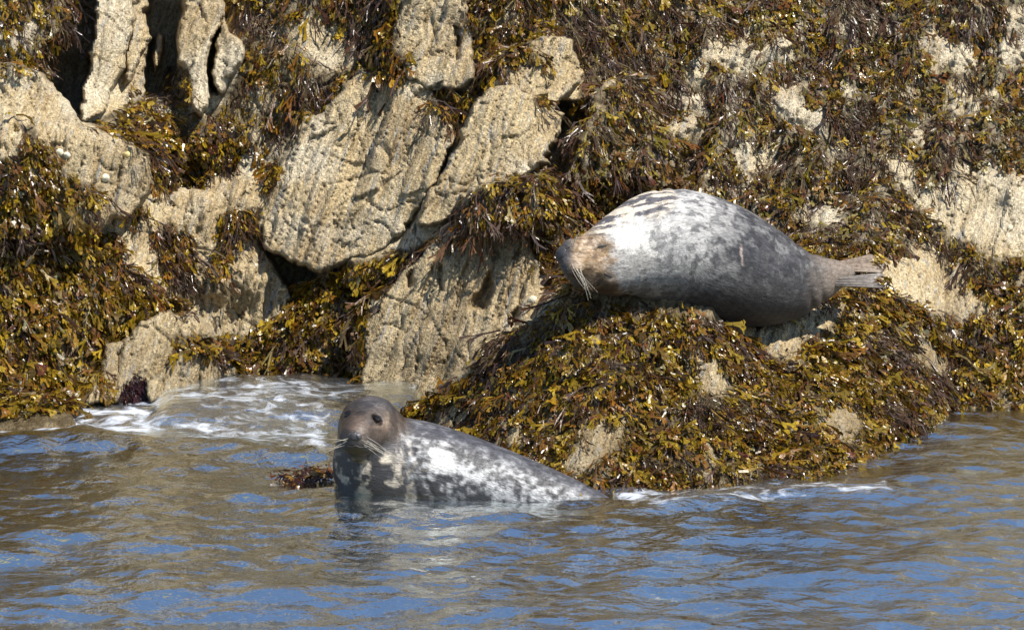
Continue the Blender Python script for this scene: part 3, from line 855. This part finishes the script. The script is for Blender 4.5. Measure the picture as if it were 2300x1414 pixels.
# shut eye: a thin wet slit
for (ex, ey, rr) in ((1352, 553, 0.25), (1366, 618, -0.5)):
    loc, nor = on(bvhA, ex, ey)
    if loc is not None:
        child_of(ellipsoid("eye", loc, axes_at(nor, .030, .006, .006, rr), M_DARK, None), sealA)
mouth = []
for (ex, ey) in ((1262, 597), (1275, 605), (1295, 616), (1318, 628), (1340, 640)):
    loc, nor = on(bvhA, ex, ey)
    if loc is not None: mouth.append(loc + nor * .001)
if len(mouth) > 2:
    child_of(tube("mouth", mouth, np.interp(np.arange(len(mouth)), [0, len(mouth)-1], [.005, .003]), M_DARK, None), sealA)
def whiskers(bvh, root, starts, dirs, L, n, droop, seed):
    r = np.random.default_rng(seed)
    for i in range(n):
        sx, sy = starts[i % len(starts)]
        loc, nor = on(bvh, sx + r.normal() * 5, sy + r.normal() * 4)
        if loc is None: continue
        d = np.array(dirs) + r.normal(size=3) * 0.16
        d /= np.linalg.norm(d)
        l = L * r.uniform(.65, 1.1)
        t = np.linspace(0, 1, 7)[:, None]
        P = loc + d * l * t + np.array(droop) * l * t**2 + nor * 0.02 * np.sin(t * 2.5) + np.array([0, 0, -.05]) * l * t**2 * r.uniform(0, 4)
        child_of(tube("whisker", P, np.linspace(.0012, .0004, 7), M_WHISK, None, 4), root)
whiskers(bvhA, sealA, [(1285, 596), (1292, 602), (1300, 606)], (0.25, -0.35, -0.55), .15, 9, (0.25, 0, -0.05), 1)
whiskers(bvhA, sealA, [(1280, 556), (1286, 552)], (0.05, 0.2, 0.9), .10, 4, (0.3, 0, 0.0), 2)

def hind_flipper(root_px, tip_px, Yr, Yt, width, mat, seed):
    a = unproj(*root_px, Yr); b = unproj(*tip_px, Yt)
    d = b - a; L = np.linalg.norm(d); d /= L
    up = np.array([0.1, -0.88, 0.45]); up -= d * (up @ d); up /= np.linalg.norm(up)
    s = np.cross(d, up)
    nu, nv = 22, 31
    u = np.linspace(0, 1, nu); v = np.linspace(-1, 1, nv)
    Uu, Vv = np.meshgrid(u, v, indexing='ij')
    w = width * (0.42 + 0.75 * Uu**1.1) * np.where(Uu > .9, np.sqrt(np.clip(1 - ((Uu - .9) / .13)**2, 0, 1)), 1)
    digit = np.abs(np.cos(Vv * np.pi * 2.0))
    length = L * (1.0 + 0.16 * np.abs(Vv)**2 * 1 - 0.10 * (1 - digit) * Uu)
    th = 0.020 * (1 - 0.55 * Uu) * (0.45 + 0.55 * digit) * np.sqrt(np.clip(1 - np.abs(Vv)**4, 0, 1)) * np.sqrt(np.clip(1.02 - Uu**6, 0, 1))
    top = a + d * (Uu * length)[..., None] + s * (w * Vv)[..., None] * 0.5 + up * (th + 0.03 * Uu * Vv)[..., None]
    bot = a + d * (Uu * length)[..., None] + s * (w * Vv)[..., None] * 0.5 + up * (-th + 0.03 * Uu * Vv)[..., None]
    P = np.concatenate([top.reshape(-1, 3), bot.reshape(-1, 3)])
    f1 = grid_faces(nu, nv); f2 = f1[:, ::-1] + nu * nv
    rim = []
    def q(i, j): return i * nv + j
    for i in range(nu - 1):
        rim.append((q(i, 0), q(i+1, 0), q(i+1, 0) + nu*nv, q(i, 0) + nu*nv)); rim.append((q(i+1, nv-1), q(i, nv-1), q(i, nv-1) + nu*nv, q(i+1, nv-1) + nu*nv))
    for j in range(nv - 1):
        rim.append((q(nu-1, j), q(nu-1, j+1), q(nu-1, j+1) + nu*nv, q(nu-1, j) + nu*nv))
    o = new_mesh("hind_flipper", P, np.concatenate([f1, f2, np.array(rim)]), mat)
    child_of(o, sealA)
hind_flipper((1866, 600), (1962, 592), -.62, -.48, .125, M_FLIP, 1)
hind_flipper((1846, 634), (1970, 630), -.70, -.70, .100, M_FLIP2, 2)

# ---- the seal in the water
sealB_pts = [pxr(1425, 1180, -2.52, 22), pxr(1375, 1163, -2.47, 36), pxr(1300, 1141, -2.40, 56), pxr(1200, 1120, -2.33, 80), pxr(1100, 1096, -2.27, 97), pxr(1000, 1072, -2.23, 110), pxr(920, 1056, -2.21, 116), pxr(862, 1050, -2.21, 108)]
CB = spline(sealB_pts, 50)
neckB = spline([pxr(864, 1062, -2.23, 104), pxr(850, 1030, -2.24, 98), pxr(840, 990, -2.26, 80), pxr(836, 966, -2.27, 72)], 18)
HB = np.array(pxr(833, 962, -2.27, 73))
muzB = spline([pxr(830, 960, -2.31, 62), pxr(820, 966, -2.40, 55), pxr(809, 974, -2.49, 46), pxr(801, 982, -2.56, 38)], 14)
padL = np.array(pxr(786, 992, -2.57, 25)); padR = np.array(pxr(815, 995, -2.56, 27)); chin = np.array(pxr(803, 1012, -2.49, 26))
cheek = np.array(pxr(866, 978, -2.33, 40))
browR = np.array(pxr(849, 927, -2.355, 17)); browL = np.array(pxr(792, 922, -2.275, 16))
sockets = [np.array(pxr(845, 944, -2.47, 15)), np.array(pxr(775, 931, -2.42, 12))]
foldsB = [(unproj(914, 980, -2.3)[0], -.30, .006), (unproj(936, 980, -2.3)[0], -.45, .004)]
def sph(P, c): 
    q = P - c[:3].astype(np.float32); return np.sqrt(np.einsum('ij,ij->i', q, q)) - np.float32(c[3])
def sdfB(P):
    d = smin(chain_sdf(P, CB), chain_sdf(P, neckB), 0.07)
    d = smin(d, sph(P, HB), 0.03)
    m = chain_sdf(P, muzB)
    m = smin(m, sph(P, padL), 0.018); m = smin(m, sph(P, padR), 0.018); m = smin(m, sph(P, chin), 0.02)
    d = smin(d, m, 0.038)
    d = smin(d, sph(P, cheek), 0.04)
    d = smin(d, sph(P, browR), 0.02); d = smin(d, sph(P, browL), 0.02)
    for c_ in sockets:
        d = -smin(-d, sph(P, c_), 0.018)
    for (x0, sl_, am) in foldsB:
        d = d + am * np.exp(-((P[:, 0] - x0 - sl_ * (P[:, 2] - 0.2)) / 0.016)**2) * (P[:, 2] > -.2)
    return d
allB = np.vstack([CB, neckB, muzB])
VB, fB = surface_nets(sdfB, allB[:, :3].min(0) - 0.30, allB[:, :3].max(0) + 0.30, 0.0085)
keepB = VB[:, 2] > -0.5
qx, qy = proj(VB)
al, pp, ti = axis_grain(VB, CB)
n1 = fbm(al * 10 + pp[:, 2] * 2, pp[:, 2] * 14, pp[:, 1] * 14, 5, 91, .65)
n2 = fbm(al * 24, pp[:, 2] * 30, pp[:, 1] * 30, 3, 92)
n3 = fbm(VB[:, 0] * 9, VB[:, 1] * 9, VB[:, 2] * 9, 3, 93)
furB = np.tile(np.array([0.042, 0.041, 0.047]), (len(VB), 1))
flank = smooth(880, 960, qx) * smooth(1340, 1220, qx)
midline = np.interp(qx, [900, 1000, 1100, 1200, 1340], [1040, 1040, 1065, 1085, 1105])
band = np.exp(-((qy - midline - 10) / 55)**2) * flank
blot = smooth(-0.35, 0.75, n1 + 0.85 * n2 + 0.75 * band - 0.38)
furB = lerp(furB, [0.37, 0.37, 0.375], blot * (0.5 + 0.5 * band) * smooth(850, 950, qx + 45 * n1))
topb = smooth(45, 5, qy - np.interp(qx, [905, 1000, 1100, 1200, 1300, 1360], [935, 960, 1000, 1040, 1085, 1108])) * smooth(890, 940, qx)
furB = lerp(furB, [0.070, 0.070, 0.082], topb * .75)
furB = furB * (1 + .35 * n2 + .25 * n1)[:, None].clip(.4, 1.7)
shoulder = np.exp(-(((qx - 995) / 40)**2 + ((qy - 1030) / 38)**2))  # bright sun highlight painted into the flank as pale fur
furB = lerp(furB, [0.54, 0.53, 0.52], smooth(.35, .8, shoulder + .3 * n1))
chestm = smooth(950, 850, qx + 60 * n3 + 25 * n2) * smooth(1000, 1020, qy)
cb = smooth(-0.02, 0.42, fbm(VB[:, 0] * 12, VB[:, 1] * 9, VB[:, 2] * 12, 4, 94, .6))
furB = lerp(furB, [0.028, 0.025, 0.026], chestm)
furB = lerp(furB, [0.50, 0.44, 0.36], cb * chestm * smooth(1005, 1025, qy))
neckm = smooth(905, 880, np.abs(qx - 905) + 870) * smooth(960, 985, qy) * smooth(1050, 1020, qy)
ns = smooth(0.1, 0.4, fbm(VB[:, 0] * 28, VB[:, 1] * 20, VB[:, 2] * 8, 3, 95))
furB = lerp(furB, [0.42, 0.38, 0.33], neckm * ns * .8)
headm = smooth(-20, 14, pip([(740, 870), (930, 870), (915, 960), (905, 1000), (860, 1003), (810, 1010), (770, 1000), (748, 980)], qx + 24 * n3, qy + 20 * n2))
headc = lerp(np.tile([0.082, 0.058, 0.043], (len(VB), 1)), [0.062, 0.056, 0.058], smooth(935, 905, qy + 10 * n3))
headc = headc * (.78 + .5 * n3 + .35 * n2)[:, None]
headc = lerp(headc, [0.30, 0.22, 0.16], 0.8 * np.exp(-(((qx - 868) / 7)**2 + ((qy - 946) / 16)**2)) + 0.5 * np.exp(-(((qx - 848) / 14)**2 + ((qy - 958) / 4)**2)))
headc = lerp(headc, [0.055, 0.045, 0.045], smooth(985, 1000, qy))
furB = furB * (1 - headm[:, None]) + headc * headm[:, None]
noseB = np.exp(-(((qx - 797) / 15)**2 + ((qy - 978) / 11)**2))
furB = lerp(furB, [0.12, 0.082, 0.060], .6 * np.exp(-(((qx - 806) / 22)**2 + ((qy - 955) / 16)**2)))
furB = lerp(furB, [0.040, 0.038, 0.040], smooth(.30, .6, noseB))
sidem = np.exp(-(((qx - 772) / 12)**2 + ((qy - 985) / 22)**2)) + .8 * np.exp(-(((qx - 838) / 14)**2 + ((qy - 992) / 12)**2))  # shade on the sides of the muzzle, painted into the fur
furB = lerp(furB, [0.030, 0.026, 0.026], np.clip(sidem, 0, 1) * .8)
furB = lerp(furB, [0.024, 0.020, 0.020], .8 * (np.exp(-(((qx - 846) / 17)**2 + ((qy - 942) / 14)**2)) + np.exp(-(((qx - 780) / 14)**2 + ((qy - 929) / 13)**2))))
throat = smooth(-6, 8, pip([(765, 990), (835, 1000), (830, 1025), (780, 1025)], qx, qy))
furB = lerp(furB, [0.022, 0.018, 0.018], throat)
M_FURB = fur_material("wet_mottled_fur", 0.40, 0.5)
sealB = bpy.data.objects.new("seal", None); col.objects.link(sealB)
sealB.location = (unproj(900, 1105, -2.3)[0], -2.3, -0.05)
tag(sealB, "dark mottled grey seal half out of the water, looking towards the viewer", "seal", "grey seals")
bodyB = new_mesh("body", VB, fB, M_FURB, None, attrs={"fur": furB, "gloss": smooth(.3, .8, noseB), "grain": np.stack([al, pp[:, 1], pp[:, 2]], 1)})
child_of(bodyB, sealB)
bvhB = BVHTree.FromPolygons([tuple(v) for v in VB], [tuple(f) for f in fB])
for (ex, ey, sz) in ((846, 941, .031), (779, 928, .028)):
    loc, nor = on(bvhB, ex, ey)
    if loc is not None:
        e_ = ellipsoid("eye", loc - nor * .007, axes_at(nor, sz * .95, sz * .9, .019), M_EYE, None); child_of(e_, sealB)
loc, nor = on(bvhB, 796, 979)
child_of(ellipsoid("nose", loc - nor * .012, axes_at(nor, .040, .026, .020), M_NOSE, None), sealB)
for (ex, ey, rr) in ((789, 979, 0.9), (804, 981, -0.9)):
    loc, nor = on(bvhB, ex, ey)
    if loc is not None:
        child_of(ellipsoid("nostril", loc + nor * .006, axes_at(nor, .016, .007, .006, rr), M_DARK, None), sealB)
mouth = []
for (ex, ey) in ((780, 1001), (790, 1003), (799, 1000), (808, 1004), (820, 1004), (832, 1000)):
    loc, nor = on(bvhB, ex, ey)
    if loc is not None: mouth.append(loc + nor * .001)
if len(mouth) > 2:
    child_of(tube("mouth", mouth, np.full(len(mouth), .005), M_DARK, None), sealB)
whiskers(bvhB, sealB, [(815, 992), (819, 996), (822, 999)], (0.75, -0.45, -0.35), .19, 9, (0.1, 0.1, -0.15), 3)
whiskers(bvhB, sealB, [(781, 992), (779, 996)], (-0.8, -0.3, 0.05), .13, 5, (-0.1, 0.1, 0.0), 4)

# ------------------------------------------------------------------ seaweed
def templates(kind, n, seed):
    r = np.random.default_rng(seed); out = []
    for _ in range(n):
        quads = []
        def seg(p, q, w0, w1):
            d = q - p; d = d / (np.linalg.norm(d) + 1e-9); s = np.array([-d[1], d[0]])
            quads.append([p - s*w0, q - s*w1, q + s*w1, p + s*w0])
        def grow(p, ang, l, w, depth):
            q = p + l * np.array([math.cos(ang), math.sin(ang)])
            if depth == 0:
                if kind == 'broad':
                    m = p + 0.55 * (q - p)
                    seg(p, m, w, w * 1.75); seg(m, q, w * 1.75, w * 0.75)
                else:
                    seg(p, q, w, w * 0.5)
                return
            seg(p, q, w, w * (1.05 if kind == 'broad' else 0.85))
            sp = r.uniform(.28, .62) if kind == 'broad' else r.uniform(.16, .42)
            for sg in (-1, 1):
                grow(q, ang + sg * sp + r.normal() * .12, l * r.uniform(.65, .95), w * .9, depth - 1)
        grow(np.zeros(2), 0.0, 0.36, 0.058 if kind == 'broad' else 0.020, 2)
        out.append(np.array(quads))
    return out

T_BROAD = templates('broad', 8, 1)
T_THIN = templates('thin', 8, 2)
OLIVE = np.array([[0.23, 0.145, 0.009], [0.18, 0.115, 0.009], [0.33, 0.22, 0.016], [0.11, 0.066, 0.010], [0.16, 0.080, 0.010], [0.24, 0.135, 0.010], [0.28, 0.18, 0.012], [0.09, 0.042, 0.012], [0.05, 0.027, 0.012], [0.20, 0.09, 0.012]])
DARKW = np.array([[0.095, 0.058, 0.045], [0.070, 0.038, 0.028], [0.115, 0.080, 0.065], [0.085, 0.040, 0.020], [0.13, 0.095, 0.050], [0.10, 0.066, 0.025], [0.12, 0.060, 0.028]])
RUST = np.array([[0.24, 0.10, 0.012], [0.16, 0.06, 0.012], [0.34, 0.19, 0.02], [0.11, 0.035, 0.016]])
DRYW = 1.3 * np.array([[0.17, 0.13, 0.035], [0.12, 0.095, 0.04], [0.09, 0.065, 0.03], [0.19, 0.155, 0.06], [0.10, 0.07, 0.05], [0.15, 0.115, 0.012], [0.21, 0.15, 0.02], [0.13, 0.07, 0.03], [0.10, 0.05, 0.03], [0.18, 0.10, 0.03]])
STRAW = np.array([[0.30, 0.22, 0.085], [0.24, 0.19, 0.07], [0.20, 0.18, 0.10]])

sm = comp.copy()
for _ in range(3):
    sm[1:-1, 1:-1] = (sm[1:-1, 1:-1] * 2 + sm[:-2, 1:-1] + sm[2:, 1:-1] + sm[1:-1, :-2] + sm[1:-1, 2:]) / 6
P3 = unproj(PX, PY, sm)
Pcomp = unproj(PX, PY, comp)
dX = np.gradient(P3, axis=1); dYv = np.gradient(P3, axis=0)
N3 = np.cross(dYv, dX)
N3 /= np.linalg.norm(N3, axis=2)[..., None] + 1e-12
flipn = (N3 @ F) > 0
N3[flipn] *= -1

def build_weed(name, P, N, thinfrac, seed, size=1.0, lift=1.0, palette=None, rust=0.05, straw=0.03, bright=1.0):
    r = np.random.default_rng(seed)
    n = len(P)
    Vs, Fs, Cs = [], [], []
    off = 0
    thin = r.random(n) < thinfrac
    g = np.array([0.10, 0.0, -1.0])
    for kind, T in (('broad', T_BROAD), ('thin', T_THIN)):
        sel0 = np.where(thin == (kind == 'thin'))[0]
        for ti_, tq in enumerate(T):
            sel = sel0[ti_::len(T)]
            if len(sel) == 0: continue
            m = len(sel)
            p = P[sel]; nn = N[sel]
            gd = g - nn * (nn @ g)[:, None]
            gd /= np.linalg.norm(gd, axis=1)[:, None] + 1e-9
            sd = np.cross(nn, gd)
            a = r.normal(size=m) * (0.6 if kind == 'broad' else 0.4)
            d = gd * np.cos(a)[:, None] + sd * np.sin(a)[:, None]
            b = np.cross(nn, d)
            tilt = r.normal(size=m) * 0.7
            b2 = b * np.cos(tilt)[:, None] + nn * np.sin(tilt)[:, None]
            L = size * (r.uniform(.045, .098, m) if kind == 'broad' else r.uniform(.085, .20, m)) * np.where(r.random(m) < .2, 1.55, 1.0)
            q = tq.reshape(-1, 2); K = len(q)
            s = q[:, 0][None, :]; t = q[:, 1][None, :]
            h = r.uniform(.25, .85, m)[:, None] * lift * (1.0 if kind == 'broad' else .55)
            ph = r.uniform(0, 6.28, m)[:, None]; fr = r.uniform(.6, 1.6, m)[:, None]
            nz = h * (s - 0.62 * s * s) + 0.10 * np.sin(6.28 * fr * s + ph) * s + r.normal(size=(m, K)) * 0.030 * s
            gz = 0.22 * s * s * (1 if kind == 'broad' else .6)
            X = p[:, None] + (d[:, None] * s[..., None] + b2[:, None] * t[..., None] + nn[:, None] * nz[..., None] + g * gz[..., None]) * L[:, None, None]
            Vs.append(X.reshape(-1, 3))
            nq = len(tq)
            f = np.arange(m * K).reshape(-1, 4) + off
            Fs.append(f); off += m * K
            pal_ = palette if palette is not None else (OLIVE if kind == 'broad' else DARKW)
            c = pal_[r.integers(0, len(pal_), m)] * r.uniform(.75, 1.25, m)[:, None]
            x = r.random(m)
            mk = x < rust * .6; c[mk] = RUST[r.integers(0, len(RUST), mk.sum())]
            mk = (x > 1 - straw); c[mk] = STRAW[r.integers(0, len(STRAW), mk.sum())]
            # tips of the fronds are paler than their stems
            cc = c[:, None] * (0.72 + 0.5 * np.clip(s, 0, 1.2))[..., None] * bright
            Cs.append(cc.reshape(-1, 3))
    if not Vs: return None
    return new_mesh(name, np.concatenate(Vs), np.concatenate(Fs), M_WEED, attrs={"tint": np.concatenate(Cs)}, smooth_shade=False)

# sampling density per grid cell, by true surface area
area = np.linalg.norm(np.cross(dX, dYv), axis=2)
area = np.minimum(area, np.median(area) * 4)
inframe = (PX > -60) & (PX < 2360) & (PY > -60) & (PY < 1120)
dens = weed**1.5 * area * np.where(inframe, 1.0, 0.35)
zc = Pcomp[..., 2]
dens = dens * (zc > -0.06) * (PY < np.interp(PX, GX, np.maximum(pw, pwo * (GX > 926))) + 12)
# the seal's resting place keeps only a thin cover
def sample(maskdens, n, r):
    w = maskdens.ravel(); w = w / w.sum()
    i = r.choice(len(w), n, p=w)
    rr, cc = np.unravel_index(i, maskdens.shape)
    return rr, cc

clumps = [  # polygon, count, thin share, label, size, palette
    ([(335, 512), (380, 498), (430, 530), (425, 600), (385, 635), (350, 590)], 260, .55, "bushy dark brown seaweed tuft alone on bare tan rock", 1.15, None, .10),
    ([(470, 560), (500, 565), (505, 605), (478, 605)], 80, .1, "tiny golden seaweed sprig on bare rock right of the bushy tuft", 1.0, None, .1),
    ([(485, 480), (560, 455), (572, 490), (520, 540), (490, 535)], 170, .35, "slanting brown seaweed tuft at the foot of the largest slab", 1.0, None, .08),
    ([(962, 195), (1010, 188), (1048, 225), (1040, 272), (985, 262), (960, 235)], 200, .5, "reddish brown seaweed tuft lodged between two pale slabs", 1.0, None, .18),
    ([(800, 110), (850, 100), (925, 118), (915, 165), (880, 185), (850, 180), (815, 160)], 260, .25, "olive and orange seaweed fringe hanging over the largest slab", 1.1, None, .25),
    ([(385, 755), (445, 745), (500, 770), (490, 800), (400, 800)], 170, .1, "golden seaweed tuft between the two wet boulders", 1.1, None, .06),
    ([(590, 370), (620, 350), (640, 390), (600, 410)], 70, .1, "small olive seaweed sprig on the upper left of the largest slab", 1.0, None, .05),
    ([(30, 790), (110, 790), (118, 840), (60, 855), (30, 830)], 170, .05, "bright golden seaweed tuft over a dark hollow at the left waterline", 1.15, None, .06),
    ([(150, 800), (205, 790), (245, 880), (170, 890), (140, 870)], 210, .1, "glistening brown and gold seaweed tuft just above the foam", 1.15, None, .15),
    ([(268, 868), (300, 838), (332, 850), (322, 892), (275, 896)], 240, .6, "dark crimson seaweed tuft in a notch at the foam's edge", .7, np.array([[0.035, 0.010, 0.012], [0.05, 0.012, 0.012], [0.022, 0.010, 0.014]]), .0),
]
taken = np.zeros_like(PX, bool)
for ci, (poly, cnt, tf, label, size, palette, ru) in enumerate(clumps):
    e = pip(poly, PX + wfx * .5, PY + wfy * .5)
    m = e > 0
    taken |= (e > -4)
    r = np.random.default_rng(100 + ci)
    rr, cc = sample(m * area, cnt, r)
    P = Pcomp[rr, cc] + r.normal(size=(cnt, 3)) * 0.008
    N = N3[rr, cc] + np.array([0, -.3, .2]); N /= np.linalg.norm(N, axis=1)[:, None]
    o = build_weed("seaweed_tuft", P, N, tf, 200 + ci, size, 1.5, palette, ru, .03)
    tag(o, label, "seaweed", "seaweed tufts on bare rock")

zones = [
    ("left", lambda: (PX <= 600) & (PY > 300), 13000, .16, "mass of glossy olive seaweed covering the left slope", .07, 1.05),
    ("upleft", lambda: (PX <= 760) & (PY <= 300), 6500, .42, "brown and olive seaweed around the upright ridges", .07, .95),
    ("band", lambda: (PX > 600) & (PX <= 960) & (PY > 520), 6000, .18, "dense olive seaweed band between largest slab and water", .08, 1.1),
    ("top", lambda: (PX > 760) & (PX <= 1230) & (PY <= 520), 5500, .35, "mixed seaweed around the central pale slabs", .09, 1.0),
    ("upright", lambda: (PX > 1230) & (PY <= np.interp(PX, [1230, 1500, 1900, 2300], [420, 420, 560, 560])), 19500, .42, "carpet of purple brown and olive seaweed over the upper right slope", .08, .98),
    ("front", lambda: (PX > 926) & (PY > np.interp(PX, [940, 960, 1230, 1231, 1500, 1900, 2300], [520, 520, 520, 420, 420, 560, 560])), 24500, .20, "glistening golden seaweed carpet over the front outcrop", .09, 1.0),
]
sp_n = fbm(PX / 110, PY / 80, 11, 3, 33)
clump_n = fbm(PX / 55 + PY / 160, PY / 42, 17, 3, 35) * 1.3 + .1
for zi, (zn, zm, cnt, tf, label, ru, size) in enumerate(zones):
    m = zm() & ~taken
    r = np.random.default_rng(300 + zi)
    w = dens * m
    rr, cc = sample(w, cnt, r)
    # species grow in patches
    order = np.argsort(sp_n[rr, cc] + r.normal(size=cnt) * .25)
    nt = int(cnt * tf)
    ids_thin = order[-nt:] if nt else order[:0]
    ids_broad = order[:cnt - nt]
    jit = r.normal(size=(cnt, 3)) * 0.007
    hump = np.clip(clump_n[rr, cc], 0, 1) * (0.075 if zn in ('upright', 'front', 'left') else 0.05)
    P = Pcomp[rr, cc] + jit + N3[rr, cc] * (hump * r.uniform(.35, 1.0, cnt))[:, None]
    N = N3[rr, cc] + r.normal(size=(cnt, 3)) * 0.25
    N /= np.linalg.norm(N, axis=1)[:, None]
    for sub, tfv, nm in ((ids_broad, 0.0, "broad"), (ids_thin, 1.0, "thin")):
        if zn in ('upright', 'front'):
            sub = sub[sdfA(P[sub].astype(np.float32)) > 0.045]   # nothing grows through the seal
        if len(sub) == 0: continue
        o = build_weed("seaweed_carpet", P[sub], N[sub], tfv, 400 + zi * 2 + int(tfv), size, 1.0, np.vstack([DRYW, OLIVE]) if (zn == 'upright' and tfv == 0) else None, ru, .03)
        tag(o, label + (" - fine dark fronds" if tfv else ""), "seaweed", None, "stuff")

# long golden strap weed on the left slope
r = np.random.default_rng(77)
quads, cols = [], []
for i in range(16):
    x0, y0 = r.uniform(105, 160), r.uniform(440, 520)
    x1, y1 = x0 + r.uniform(25, 75), y0 + r.uniform(70, 130)
    n = 12
    t = np.linspace(0, 1, n)
    xs = x0 + (x1 - x0) * t + 8 * np.sin(t * 5 + i); ys = y0 + (y1 - y0) * t
    ci = np.clip(((xs - GX[0]) / ST).astype(int), 0, NC - 1); ri = np.clip(((ys - GY[0]) / ST).astype(int), 0, NR - 1)
    c = unproj(xs, ys, sm[ri, ci] - 0.06 - 0.03 * np.sin(t * 3.1))
    w = 0.013 * np.interp(t, [0, .2, .6, .9, 1], [.3, .8, 1.2, .9, .2])
    tw = r.uniform(-1, 1) + t * r.uniform(-1.5, 1.5)
    side = np.stack([np.cos(tw), -np.sin(tw) * .6, 0.4 + 0 * tw], 1)
    for j in range(n - 1):
        quads.append([c[j] - side[j]*w[j], c[j+1] - side[j+1]*w[j+1], c[j+1] + side[j+1]*w[j+1], c[j] + side[j]*w[j]])
        cols.append(np.tile(STRAW[i % 3] * np.array([1.1, .95, .7]), (4, 1)))
qv = np.array(quads).reshape(-1, 3)
o = new_mesh("strap_weed", qv, np.arange(len(qv)).reshape(-1, 4), M_WEED, attrs={"tint": np.concatenate(cols)})
tag(o, "long golden strap weed trailing down the left slope", "seaweed")

# floating weed
def float_tuft(px, py, n, spread, label, palette, size, group=None, seed=0):
    r = np.random.default_rng(seed)
    c = unproj(px, py, water_depth(py))
    P = c + np.stack([r.normal(size=n) * spread, r.normal(size=n) * spread * 1.4, np.full(n, -0.005)], 1)
    if n < 20: P = c + np.zeros((n, 3))
    P[:, 2] += np.abs(r.normal(size=n)) * spread * .22
    N = np.tile([0, -.25, 1.0], (n, 1)) + r.normal(size=(n, 3)) * .5
    N /= np.linalg.norm(N, axis=1)[:, None]
    o = build_weed("floating_seaweed", P, N, .25, seed + 1, size, 1.3, palette, .15, .05)
    tag(o, label, "seaweed", group)
REDW = np.array([[0.16, 0.05, 0.012], [0.09, 0.03, 0.014], [0.20, 0.11, 0.012], [0.05, 0.018, 0.014]])
float_tuft(700, 1068, 170, .075, "rust red seaweed clump breaking the surface beside the dark seal's chest", REDW, .8, None, 501)
for i, (fx, fy, lb) in enumerate([(942, 1146, "floating weed scrap before the dark seal, nearest its chest"), (1000, 1150, "floating weed scrap second from the dark seal's chest"), (1042, 1146, "floating weed scrap third from the dark seal's chest"), (1104, 1152, "floating weed scrap farthest from the dark seal's chest"), (1315, 1112, "olive weed scrap at the dark seal's tail end"), (2017, 1018, "single olive weed scrap afloat off the outcrop's right end")]):
    float_tuft(fx, fy, 9, .022, lb, OLIVE, .55, "floating weed scraps", 520 + i)

# ------------------------------------------------------------------ limpets and pale pebbles on the rock
def limpet(px, py, rpx, label, mat, seed):
    r = np.random.default_rng(seed)
    ci = int((px - GX[0]) / ST); ri = int((py - GY[0]) / ST)
    p = unproj(px, py, comp[ri, ci]); n = N3[ri, ci]
    n = n + np.array([0, -.4, .2]); n /= np.linalg.norm(n)
    rad = rpx * 0.0025
    s = np.cross([0, 0, 1.0], n); s /= np.linalg.norm(s); t = np.cross(n, s)
    nu = 24; prof = [(1.08, -.15), (1.0, .05), (.8, .32), (.5, .58), (.22, .72), (.02, .76)]
    ang = np.linspace(0, 2 * np.pi, nu, endpoint=False)
    ribs = 1 + 0.06 * np.cos(ang * 9) + 0.08 * np.cos(ang * 2 + r.uniform(0, 6))
    Vv = []
    for (a, h) in prof:
        Vv.append(p + rad * (a * ribs[:, None] * (np.cos(ang)[:, None] * s + np.sin(ang)[:, None] * t * .9) + h * n + (1 - a) * .15 * t))
    f = [(i*nu+j, i*nu+(j+1) % nu, (i+1)*nu+(j+1) % nu, (i+1)*nu+j) for i in range(len(prof)-1) for j in range(nu)]
    o = new_mesh("limpet", np.concatenate(Vv), f, mat)
    tag(o, label, "limpet", "limpets on the rock")
for i, (x, y, rr, lb, m_) in enumerate([
    (237, 399, 11, "white limpet on the tan rock below the dark cave", M_SHELL),
    (286, 347, 9, "yellow limpet just above the white one below the cave", M_SHELLY),
    (134, 342, 10, "cream limpet beside purple weed on the left slope", M_SHELL),
    (150, 348, 8, "small cream limpet touching the larger cream one on the left", M_SHELL),
    (88, 120, 8, "cream limpet at the lip of the dark cave", M_SHELL),
    (587, 196, 7, "small white limpet right of the upright ridges", M_SHELL),
    (1196, 672, 10, "cream limpet on the rock below the pale seal's nose", M_SHELL),
    (575, 596, 5, "tiny cream limpet on bare rock left of the black hollow", M_SHELL),
    (2056, 586, 6, "tiny white limpet on tan rock right of the hind flippers", M_SHELL),
    (2270, 511, 7, "pale limpet on the tan rock by the right edge", M_SHELL),
    (1677, 436, 9, "white limpet right behind the pale seal's back", M_SHELL),
    (942, 454, 6, "tiny cream limpet at the right rim of the largest slab", M_SHELL),
    (1064, 1012, 6, "tiny pale limpet low on the outcrop above the dark seal's back", M_SHELL)]):
    limpet(x, y, rr, lb, m_, 600 + i)
